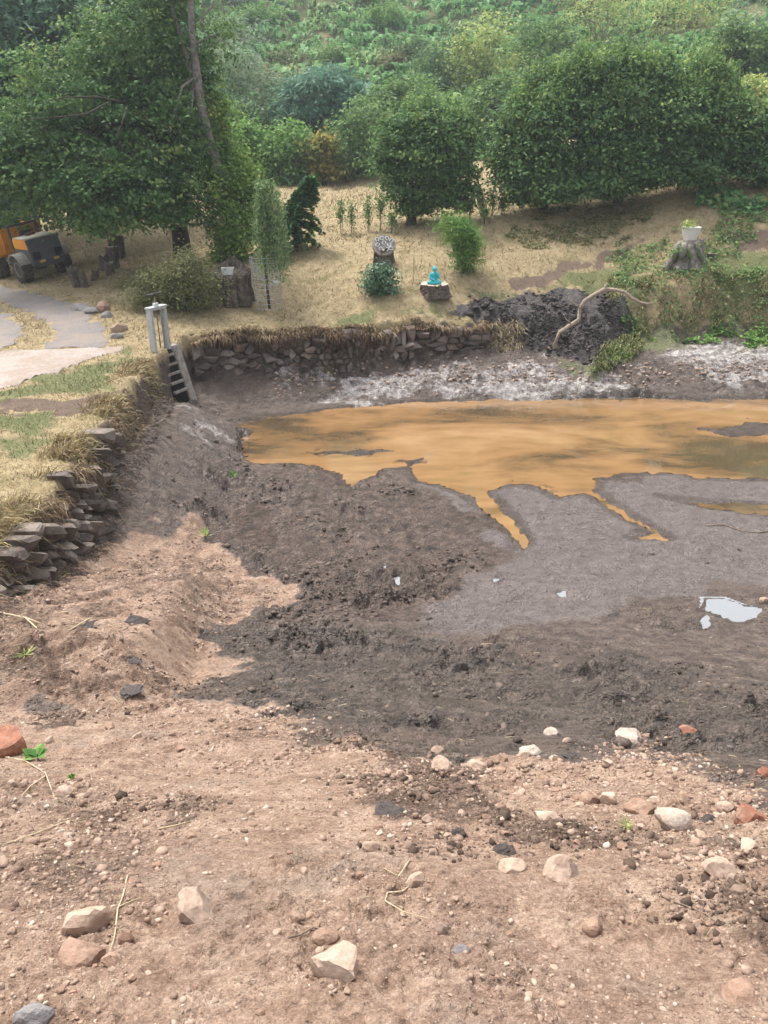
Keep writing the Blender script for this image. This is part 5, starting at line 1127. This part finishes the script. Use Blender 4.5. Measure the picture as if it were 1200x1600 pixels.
# ------------------------------------------------------------------ scattered stuff: gravel, clods
_ico = bmesh.new(); bmesh.ops.create_icosphere(_ico, subdivisions=1, radius=1); ICO_V = np.array([v.co for v in _ico.verts]); ICO_F = np.array([[v.index for v in f.verts] for f in _ico.faces]); _ico.free()
def lumps(name, P, S, mat, rnd, label, cat, seed, flat=.65):
    r = np.random.default_rng(seed); n = len(P); q = unit(r.normal(size=(n, 4)))
    w, x, y, z = q.T; Rm = np.stack([1-2*(y*y+z*z), 2*(x*y-z*w), 2*(x*z+y*w), 2*(x*y+z*w), 1-2*(x*x+z*z), 2*(y*z-x*w), 2*(x*z-y*w), 2*(y*z+x*w), 1-2*(x*x+y*y)], 1).reshape(n, 3, 3)
    base = ICO_V[None]*(1+.22*r.normal(size=(n, len(ICO_V), 1)))*np.stack([np.ones(n), r.uniform(.6, 1, n), r.uniform(.45, .9, n)], 1)[:, None, :]
    V = np.einsum('nij,nvj->nvi', Rm, base)*S[:, None, None]; V[:, :, 2] *= flat
    V = V+P[:, None, :]; k = len(ICO_V); F = (np.arange(n)[:, None, None]*k+ICO_F[None]).reshape(-1, 3)
    return tag(obj(name, V.reshape(-1, 3), F, mat, attrs={'rnd': np.repeat(rnd, k)}, smooth=False), label, cat, kind='stuff')
r = np.random.default_rng(52)
n = 60000; y = .55*(7.5/.55)**r.random(n); x = (r.random(n)*2-1)*(1.3+.66*y); Mk = masks(x, y)
k = (np.maximum(Mk['tan'], Mk['near']) > .55) & (fbm(x, y, .5, 3, 95)+.9*r.random(n) > .35); x, y = x[k][:11500], y[k][:11500]
S = np.exp(r.normal(np.log(.0028+.0011*y), .5)); S = np.clip(S, .002, .035)
n_ = 46000; yg = .55*(6.5/.55)**r.random(n_); xg = (r.random(n_)*2-1)*(1.2+.62*yg); Mg = masks(xg, yg); kg = (np.maximum(Mg['tan'], Mg['near']) > .5) & (fbm(xg, yg, .35, 3, 97)+1.3*r.random(n_) > .45); xg, yg = xg[kg][:22000], yg[kg][:22000]
Sg = np.clip(np.exp(r.normal(np.log(.0018+.0008*yg), .45)), .0012, .012)
OV = np.array([(1, 0, 0), (-1, 0, 0), (0, 1, 0), (0, -1, 0), (0, 0, 1), (0, 0, -1.)]); OF = np.array([(0, 2, 4), (2, 1, 4), (1, 3, 4), (3, 0, 4)])
jv = OV[None]*r.uniform(.6, 1.2, (len(xg), 6, 1)); tg = r.uniform(0, 6.28, len(xg)); cg_, sg_ = np.cos(tg)[:, None], np.sin(tg)[:, None]
Vg = np.stack([jv[:, :, 0]*cg_-jv[:, :, 1]*sg_, jv[:, :, 0]*sg_+jv[:, :, 1]*cg_, jv[:, :, 2]*.8], 2)*Sg[:, None, None]+np.stack([xg, yg, gz(xg, yg)], 1)[:, None, :]
tag(obj('grit', Vg.reshape(-1, 3), (np.arange(len(xg))[:, None, None]*6+OF[None]).reshape(-1, 3), 'pebbles', attrs={'rnd': np.repeat(r.random(len(xg))*.9, 6)}), 'fine tan grit covering the bare earth', 'grit', kind='stuff')
lumps('gravel', np.stack([x, y, gz(x, y)+S*.2], 1), S, 'pebbles', r.random(len(x)), 'fine pebbles and crumbs strewn over the tan earth', 'gravel', 53)
n = 60000; y = 4.6*(24/4.6)**r.random(n); x = (r.random(n)*2-1)*(1.5+.62*y); Mk = masks(x, y); z = gz(x, y, Mk)
w = (Mk['pond']*(.06+.9*Mk['brown']+.10*Mk['black'])*(1-.97*Mk['light']*(1-.08))*(1-Mk['smooth'])*(z > .05)).clip(0, 1)
k = (r.random(n) < w*.8) & (fbm(x, y, .9, 3, 96)+.5*r.random(n) > .45) & (Mk['tan'] < .4); x, y, z = x[k][:5600], y[k][:5600], z[k][:5600]
S = np.clip(np.exp(r.normal(np.log(.0030*y**.8+.005), .55)), .006, .085)
lumps('mud_crumbs', np.stack([x, y, z+S*.12], 1), S, 'clods', r.random(len(x)), 'dark crumbs and clods of churned pond mud', 'mud', 54)
# rubble of dug earth in the stony band
bands = [wpoly(p) for p in ([(520, 1200), (700, 1195), (860, 1185), (1010, 1150), (1250, 1240), (1250, 1345), (1050, 1335), (880, 1300), (700, 1310), (560, 1290)], [(960, 1340), (1250, 1350), (1250, 1540), (1120, 1480), (1000, 1400)], [(-60, 1220), (140, 1225), (260, 1290), (220, 1420), (-60, 1480)], [(220, 1105), (420, 1105), (560, 1180), (420, 1220), (260, 1200)], [(-60, 1060), (40, 930), (200, 860), (320, 835), (440, 930), (330, 990), (345, 1060), (200, 1095)])]
xs_, ys_ = [], []
for q_, nb_ in zip(bands, (2600, 1300, 1500, 1300, 1500)):
    W_ = np.array(q_); x = r.uniform(W_[:, 0].min(), W_[:, 0].max(), nb_*3); y = r.uniform(W_[:, 1].min(), W_[:, 1].max(), nb_*3); k = (poly_sd(x, y, W_)+.15*r.normal(size=nb_*3) > 0) & (fbm(x, y, .45, 3, 143)+.7*r.random(nb_*3) > .25); xs_.append(x[k][:nb_]); ys_.append(y[k][:nb_])
x = np.concatenate(xs_); y = np.concatenate(ys_); S = np.clip(np.exp(r.normal(np.log(.0042+.0014*y), .55)), .003, .032)
lumps('earth_rubble', np.stack([x, y, gz(x, y)+S*.15], 1), S, 'pebbles', np.clip(.4+.3*r.normal(size=len(x)), 0, .97), 'broken stony clods strewn in bands over the tan earth', 'rubble', 144)
# dark crumbs spilt on the tan slope
n = 3200; c1 = np.array([hit(a, b)[:2] for a, b in ((640, 1250), (880, 1320), (960, 1310), (1140, 1440), (260, 1260), (700, 1330), (560, 1170), (1120, 1400), (95, 1120), (300, 1080), (640, 1225), (820, 1290))]); ci = r.integers(len(c1), size=n)
q = c1[ci]+r.normal(size=(n, 2))*np.array((.16, .10))*(.4+.25*c1[ci][:, 1:]); x, y = q.T
S = np.clip(np.exp(r.normal(np.log(.0035+.0012*y), .6)), .003, .035)
lumps('spilt_crumbs', np.stack([x, y, gz(x, y)+S*.15], 1), S, 'crumbs', r.random(n), 'dark earth crumbs spilt on the tan slope', 'earth', 55)
q = np.array(SPOIL_W); x = r.uniform(q[:, 0].min(), q[:, 0].max(), 9000); y = r.uniform(q[:, 1].min(), q[:, 1].max(), 9000); k = (poly_sd(x, y, SPOIL_W)+.2*r.normal(size=9000) > .1) & (fbm(x, y, .7, 2, 130) > -.2); x, y = x[k][:1900], y[k][:1900]
S = np.clip(np.exp(r.normal(np.log(.045), .5)), .015, .16); S = np.clip(np.exp(r.normal(np.log(.045), .5, len(x))), .015, .16)
lumps('spoil_lumps', np.stack([x, y, gz(x, y)+S*.1], 1), S, 'spoil_clods', r.random(len(x)), 'black lumps of dug mud on the spoil heap', 'mud', 131)
rocky = np.array([hit(a, b)[:2] for a, b in [(q_, 600-.02*q_+r.normal()*12) for q_ in r.uniform(430, 1200, 500)]])
S = r.uniform(.025, .09, len(rocky)); lumps('shore_rubble', np.stack([rocky[:, 0], rocky[:, 1], gz(rocky[:, 0], rocky[:, 1])+S*.1], 1), S, 'pebbles', .3+.7*r.random(len(rocky)), 'pale rubble along the far shore under the wall', 'rubble', 56)

# ------------------------------------------------------------------ grasses
def blades(name, B, D, W, mat, label, cat, seed, bend=.5, rnd=None, two=True):
    """B base points, D tip offsets, W widths"""
    r = np.random.default_rng(seed); n = len(B); s_ = unit(np.cross(D, r.normal(size=(n, 3))))*np.broadcast_to(W, n)[:, None]*.5
    rnd = r.random(n) if rnd is None else rnd
    if not two:
        V = np.stack([B-s_, B+s_, B+D], 1); F = np.arange(n*3).reshape(n, 3); rep = 3
    else:
        mid = B+D*.5+np.array((0, 0, 1.))*(np.linalg.norm(D, axis=1)*bend*.5)[:, None]
        V = np.stack([B-s_, B+s_, mid+s_*.8, mid-s_*.8, B+D], 1); q = np.arange(n)[:, None]*5
        F = np.concatenate([q+np.array([0, 1, 2]), q+np.array([0, 2, 3]), q+np.array([3, 2, 4])]); rep = 5
    return tag(obj(name, V.reshape(-1, 3), F, mat, attrs={'rnd': np.repeat(rnd, rep)}), label, cat, kind='stuff')
r = np.random.default_rng(57)
n = 190000; y = 8.2*(58/8.2)**r.random(n); x = -(3.4+.62*y)+r.random(n)*(2*(3.4+.62*y)); Mk = masks(x, y)
k = (Mk['grass'] > .5) & (Mk['lane'] < .3) & (Mk['track'] < .5*r.random(n)+.2) & (Mk['spoil'] < .3); x, y = x[k], y[k]; Mk = {a: b[k] for a, b in Mk.items()}; n = len(x); print('lawn blades', n)
z = gz(x, y, Mk); L = (.05+.0022*y)*r.uniform(.6, 1.5, n)*(1+.6*(fbm(x, y, 1.5, 2, 97) > .3)); D = np.stack([r.normal(size=n)*.55, r.normal(size=n)*.55, r.uniform(.35, 1, n)], 1)*L[:, None]
gsel = (Mk['green'] > .35+.5*r.random(n))
rr = np.clip(.45+.35*fbm(x, y, 2.2, 3, 98)+.3*r.normal(size=n), 0, .96)
Bp = np.stack([x, y, z-.01], 1); Wd = .005+.00065*y
blades('dry_grass', Bp[~gsel], D[~gsel], Wd[~gsel], 'dry_grass', 'short straw coloured dry grass over the terrace and meadow', 'grass', 58, two=False, rnd=rr[~gsel])
blades('green_grass', Bp[gsel], D[gsel]*1.1, Wd[gsel], 'green_grass', 'short green grass growing in patches on the banks', 'grass', 59, two=False)
# turf fringe hanging over the far wall
n = 17000; s = r.random(n)*wall_path(FAR, 0)[3]; P = np.array([wall_path(FAR, q)[0:2] for q in s]); T_ = np.array([wall_path(FAR, q)[2] for q in s]); Nrm = np.stack([T_[:, 1], -T_[:, 0]], 1)
off = r.uniform(-.30, .24, n); bx_ = P+Nrm*off[:, None]; zt = 1.90+.17*fbm(bx_[:, 0], bx_[:, 1], .8, 3, 99)-.25*np.clip(off, 0, 1)+.0*s
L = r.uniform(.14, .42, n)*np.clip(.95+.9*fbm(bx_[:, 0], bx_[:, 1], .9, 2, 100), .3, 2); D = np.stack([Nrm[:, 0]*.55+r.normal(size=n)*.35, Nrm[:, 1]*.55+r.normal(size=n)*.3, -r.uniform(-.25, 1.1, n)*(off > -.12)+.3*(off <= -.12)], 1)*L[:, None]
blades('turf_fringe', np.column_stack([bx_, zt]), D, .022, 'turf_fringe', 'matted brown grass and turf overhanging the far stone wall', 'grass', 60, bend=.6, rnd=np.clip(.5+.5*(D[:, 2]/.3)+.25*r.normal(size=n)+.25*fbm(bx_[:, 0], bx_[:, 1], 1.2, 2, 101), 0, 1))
# straw tussocks and roots along the left bank
n = 24000; y = r.uniform(7.6, 22.3, n); tus = fbm(y*1.0, y*0+3, 1.6, 3, 102); y = y[tus+.7*r.random(n) > .35]; n = len(y); tus = fbm(y*1.0, y*0+3, 1.6, 3, 102); ex = np.interp(y, [p[1] for p in BANK[1:7]], [p[0] for p in BANK[1:7]])
off = r.normal(-.22, .24, n); x = ex+off; z = gz(x, y); L = r.uniform(.06, .24, n)*(1+.6*tus)*np.where(y > 17, .75, 1)
D = np.stack([.45+r.normal(size=n)*.5, r.normal(size=n)*.5, np.where(off > -.1, r.uniform(-.9, .5, n), r.uniform(.2, 1, n))], 1)*L[:, None]
blades('bank_straw', np.stack([x, y, z], 1), D, .006+.0007*y, 'dry_grass', 'dry straw tussocks along the edge of the left bank', 'grass', 61, bend=.5)
n = 5200; y = r.uniform(7.6, 16.5, n); tus = fbm(y, y*0+9, .9, 3, 141); y = y[tus+.6*r.random(n) > .35]; n = len(y); ex = np.interp(y, [p[1] for p in BANK[1:7]], [p[0] for p in BANK[1:7]]); x = ex+r.uniform(-.05, .32, n)
D = np.stack([.5+r.normal(size=n)*.35, r.normal(size=n)*.45, -r.uniform(.1, 1.3, n)], 1)*(r.uniform(.12, .42, n))[:, None]
blades('wall_straw', np.stack([x, y, 1.93-.2*np.clip(x-ex, 0, 1)+.05*r.normal(size=n)], 1), D, .012, 'turf_fringe', 'dead grass hanging over the face of the left stone wall', 'grass', 142, bend=.7, rnd=np.clip(.6+.3*r.normal(size=n), 0, 1))
n = 5200; y = r.uniform(7.8, 21.8, n); ex = np.interp(y, [p[1] for p in BANK[1:7]], [p[0] for p in BANK[1:7]]); x = ex+r.uniform(.0, .75, n); z = gz(x, y)+.02
D = np.stack([.35+r.normal(size=n)*.35, r.normal(size=n)*.4, -r.uniform(.2, 1.1, n)], 1)*(r.uniform(.12, .45, n))[:, None]
blades('hanging_roots', np.stack([x, y, z], 1), D, .005+.0005*y, 'roots', 'dead roots hanging from the eroded left bank', 'roots', 62, bend=.5)
# long grass on the right bank
RB = wpoly([(950, 440), (1050, 430), (1330, 430), (1330, 505), (1150, 508), (1000, 508), (960, 490)]); RBa = np.array(RB)
n = 24000; x = r.uniform(RBa[:, 0].min()-.3, RBa[:, 0].max(), n); y = r.uniform(28.0, 31.0, n); k = (poly_sd(x, y, RB)+.25*fbm(x, y, .8, 2, 150) > -.1) & (fbm(x, y, .7, 3, 151)+.5*r.random(len(x)) > .18); x, y = x[k], y[k]; n = len(x); z = gz(x, y); L = r.uniform(.08, .5, n)*(.8+.6*fbm(x, y, .6, 2, 152))
pt = fbm(x, y, 1.6, 3, 103)
D = np.stack([r.normal(size=n)*.4, -.35+r.normal(size=n)*.35, r.uniform(-.35, .8, n)], 1)*L[:, None]; g = pt+.35*r.normal(size=n) > -.05
blades('bank_long_grass', np.stack([x, y, z], 1)[~g], D[~g], .024, 'dry_grass', 'long pale dead grass drooping over the right bank', 'grass', 63, bend=.7)
blades('bank_green_grass', np.stack([x, y, z], 1)[g], D[g], .026, 'green_grass', 'long green grass among the dead grass of the right bank', 'grass', 64, bend=.7)
# grass drooping off the right flank of the spoil heap
G2 = wpoly([(930, 575), (950, 540), (985, 515), (1005, 525), (1000, 550), (960, 575), (925, 588)]); Ga = np.array(G2)
n = 9000; x = r.uniform(Ga[:, 0].min(), Ga[:, 0].max(), n); y = r.uniform(Ga[:, 1].min(), Ga[:, 1].max(), n); k = poly_sd(x, y, G2) > 0; x, y = x[k][:2600], y[k][:2600]; n = len(x)
D = np.stack([-.3+r.normal(size=n)*.4, -.6+r.normal(size=n)*.25, r.uniform(-.3, .5, n)], 1)*r.uniform(.2, .5, n)[:, None]
blades('heap_grass', np.stack([x, y, gz(x, y)], 1), D, .024, 'green_grass', 'tuft of long grass hanging beside the dark spoil heap', 'grass', 65, bend=.7)
G3 = [hit(a, b) for a, b in [(r.uniform(765, 815), r.uniform(512, 545)) for _ in range(900)]]
D = np.stack([.1+r.normal(size=900)*.5, -.5+r.normal(size=900)*.3, r.uniform(-.4, .5, 900)], 1)*r.uniform(.2, .45, 900)[:, None]
G3 = np.array(G3); G3[:, 2] = gz(G3[:, 0], G3[:, 1])
blades('dead_tussock', G3, D, .02, 'straw', 'pale dead tussock between the wall end and the spoil heap', 'grass', 66, bend=.7)
# ground ivy and weeds
def ground_leaves(name, poly_px, n, size, mat, label, seed, lift=.06):
    r = np.random.default_rng(seed); W_ = np.array(wpoly(poly_px)); x = r.uniform(W_[:, 0].min(), W_[:, 0].max(), n*3); y = r.uniform(W_[:, 1].min(), W_[:, 1].max(), n*3)
    k = (poly_sd(x, y, W_)+.5*fbm(x, y, 1., 2, seed) > 0) & (fbm(x, y, .9, 3, seed+1)+.5*r.random(n*3) > .05); x, y = x[k][:n], y[k][:n]; m = len(x)
    C = np.stack([x, y, gz(x, y)+r.random(m)*lift], 1); Nn = unit(np.array((0, -.3, 1))+.5*r.normal(size=(m, 3))); A = unit(np.cross(Nn, r.normal(size=(m, 3))))
    sz = size*(.6+.8*r.random(m)); o = link(name, leaf_mesh(name, C, Nn, A, sz, sz*.7, r.random(m)), mat); return tag(o, label, 'ground cover', kind='stuff')
ground_leaves('ivy_cover', [(820, 330), (900, 322), (1040, 312), (1000, 345), (960, 385), (850, 392), (790, 370)], 3000, .12, 'leaf_olive', 'dark ivy creeping on the bank under the hedge row', 111)
ground_leaves('weed_cover', [(980, 505), (1050, 498), (1320, 500), (1320, 536), (1100, 534), (990, 545), (950, 570)], 3800, .13, 'leaf_bright', 'green weeds along the foot of the right bank', 112, .16)
ground_leaves('bank_weeds', [(960, 395), (1100, 350), (1320, 300), (1320, 420), (1100, 440), (950, 450)], 4200, .12, 'leaf_mid', 'low green weeds around the pot stump on the right bank', 113, .14)
ground_leaves('slope_weeds', [(960, 445), (1060, 432), (1320, 432), (1320, 505), (1000, 508)], 1500, .11, 'leaf_mid', 'leafy weeds among the long grass of the right bank', 115, .3)
ground_leaves('fern_cover', [(1080, 310), (1320, 280), (1320, 345), (1120, 345)], 2200, .22, 'leaf_bracken', 'ferns on the bank behind the white pot', 114, .35)
# straw litter on the bare earth
n = 3400; y = .6*(11/.6)**r.random(n); x = (r.random(n)*2-1)*(1.3+.62*y); k = (fbm(x, y, .9, 3, 104)+.5*r.random(n)-.25*x/(1+y) > .3); x, y = x[k], y[k]; n = len(x); th = r.uniform(0, 6.28, n); L = r.uniform(.02, .09, n)*(.6+.22*y)
D = np.stack([np.cos(th)*L, np.sin(th)*L, 0*L], 1); z = gz(x, y); z2 = gz(x+D[:, 0], y+D[:, 1]); D[:, 2] = z2-z
blades('straw_litter', np.stack([x, y, z+.004], 1), D, .0012+.0007*y, 'straw', 'broken straw and root bits littering the bare earth', 'straw', 67, bend=.05)

# ------------------------------------------------------------------ twigs, stalks and small plants on the earth
def twig(lines, rpx, mat, label, lift=.006):
    allp = [[ghit(a, b)+np.array((0, 0, lift)) for a, b in ln] for ln in lines]; o_ = allp[0][0]; mb = MB()
    for ln, pp in zip(lines, allp):
        k = depth(pp[0])/FPX; mb.tube([tuple(p-o_) for p in pp], np.linspace(rpx*k*.7, rpx*k*.35, len(pp)), 6)
    return tag(mb.build('twig' if mat != 'stalk' else 'stalk', mat, None, tuple(o_), smooth=True), label, 'twig')
twig([[(200, 1372), (193, 1405), (186, 1430), (178, 1460), (171, 1486)], [(187, 1425), (205, 1414), (222, 1408)]], 2.0, 'stalk', 'pale forked stalk between the two left rocks')
twig([[(452, 1480), (470, 1470), (490, 1462), (520, 1458), (541, 1455)]], 2.6, 'twig', 'thin brown twig behind the rounded brown stone')
twig([[(645, 1385), (628, 1398), (605, 1408), (602, 1420), (630, 1432), (672, 1444)], [(640, 1356), (622, 1380), (600, 1368)]], 2.0, 'stalk', 'tangled straw stalk below the clods right of centre')
twig([[(1030, 1410), (1048, 1421), (1080, 1428), (1100, 1442), (1118, 1458)]], 2.4, 'twig', 'dark root lying in the lower right')
twig([[(8, 1326), (60, 1312), (100, 1298), (135, 1292)]], 1.8, 'stalk', 'long straw at the lower left edge')
twig([[(0, 1184), (40, 1192), (72, 1212), (86, 1250)], [(72, 1215), (50, 1240), (35, 1256)]], 1.8, 'stalk', 'bent straw stalk beside the small green plant')
twig([[(248, 1295), (275, 1293), (300, 1291)]], 2.0, 'stalk', 'short white straw below the clod patch at left')
twig([[(1105, 822), (1130, 820), (1160, 831), (1185, 833), (1210, 829)]], 2.6, 'twig', 'dark stick lying on the wet mud at the right')
twig([[(0, 958), (40, 968), (60, 985), (66, 1008)], [(40, 968), (65, 975)]], 2.0, 'stalk', 'bent pale stem under the left wall')
twig([[(110, 990), (140, 972), (165, 962)]], 2.0, 'stalk', 'pale straw lying across the flat dark pat')
def plant(px, py, n, L, W, mat, label, seed, name='weed', up=.6):
    b = ghit(px, py); r = np.random.default_rng(seed); rt = tag(empty(name, b), label, 'plant'); th = r.uniform(0, 6.28, n); k = depth(b)/FPX
    MB().tube([(0, 0, -.02), (.004, 0, L*k*.5)], [L*k*.05, L*k*.03], 5).build('stem', 'leaf_mid_plain', rt)
    A = unit(np.stack([np.cos(th), np.sin(th), r.uniform(.1, up, n)], 1)); C = A*(L*k*r.uniform(.35, .6, n))[:, None]+np.array((0, 0, L*k*.25)); Nn = unit(np.array((0, 0, 1))-A*A[:, 2:]+.25*r.normal(size=(n, 3)))
    link('leaves', leaf_mesh('leaves', C, Nn, A, L*k*r.uniform(.6, 1, n), W*k*r.uniform(.7, 1, n), r.random(n)), mat, rt)
simple('leaf_mid_plain', (.06, .12, .04), (.12, .18, .07), 8, .7, .3, 0, 0)
plant(60, 1190, 9, 26, 20, 'leaf_bright', 'small broad leaved green plant at the left edge', 81, 'dock_plant')
plant(113, 1217, 40, 9, 3, 'leaf_ivy', 'tiny tuft of yellow green moss below the small green plant', 82, 'moss_tuft', 1.5)
plant(365, 748, 14, 14, 6, 'leaf_bright', 'little green seedling on the dark mud near the water', 83, 'seedling', 1.5)
plant(322, 842, 34, 18, 1.6, 'leaf_birch', 'green grass tuft on the edge of the ramp', 84, 'grass_tuft', 1.2)
plant(975, 1302, 30, 18, 1.3, 'leaf_birch', 'pale grass tuft in the stony band', 85, 'grass_tuft', 1.2)
plant(40, 1022, 26, 24, 2, 'leaf_birch', 'green yellow grass tuft at the foot of the left wall', 86, 'grass_tuft', .8)

# ------------------------------------------------------------------ hazy air
hz_t = bpy.data.materials.new('haze_air'); hz_t.use_nodes = True; MATS['haze_air'] = hz_t; hz_t.node_tree.nodes.clear()
_o = hz_t.node_tree.nodes.new('ShaderNodeOutputMaterial'); _v = hz_t.node_tree.nodes.new('ShaderNodeVolumePrincipled')
_v.inputs['Color'].default_value = (.86, .93, 1, 1); _v.inputs['Density'].default_value = 0.0008; _v.inputs['Anisotropy'].default_value = .3
hz_t.node_tree.links.new(_v.outputs[0], _o.inputs['Volume'])
hz = MB().box((0, 83, 49.5), (520, 200, 103)).build('haze', 'haze_air')
tag(hz, 'thin bluish summer haze filling the valley air', 'haze', kind='stuff')
tri = 0
for o in scene.objects:
    if o.type == 'MESH': tri += sum(len(p.vertices)-2 for p in o.data.polygons) if len(o.data.polygons) < 3000 else len(o.data.loops)-2*len(o.data.polygons)
print('TRIS', tri)
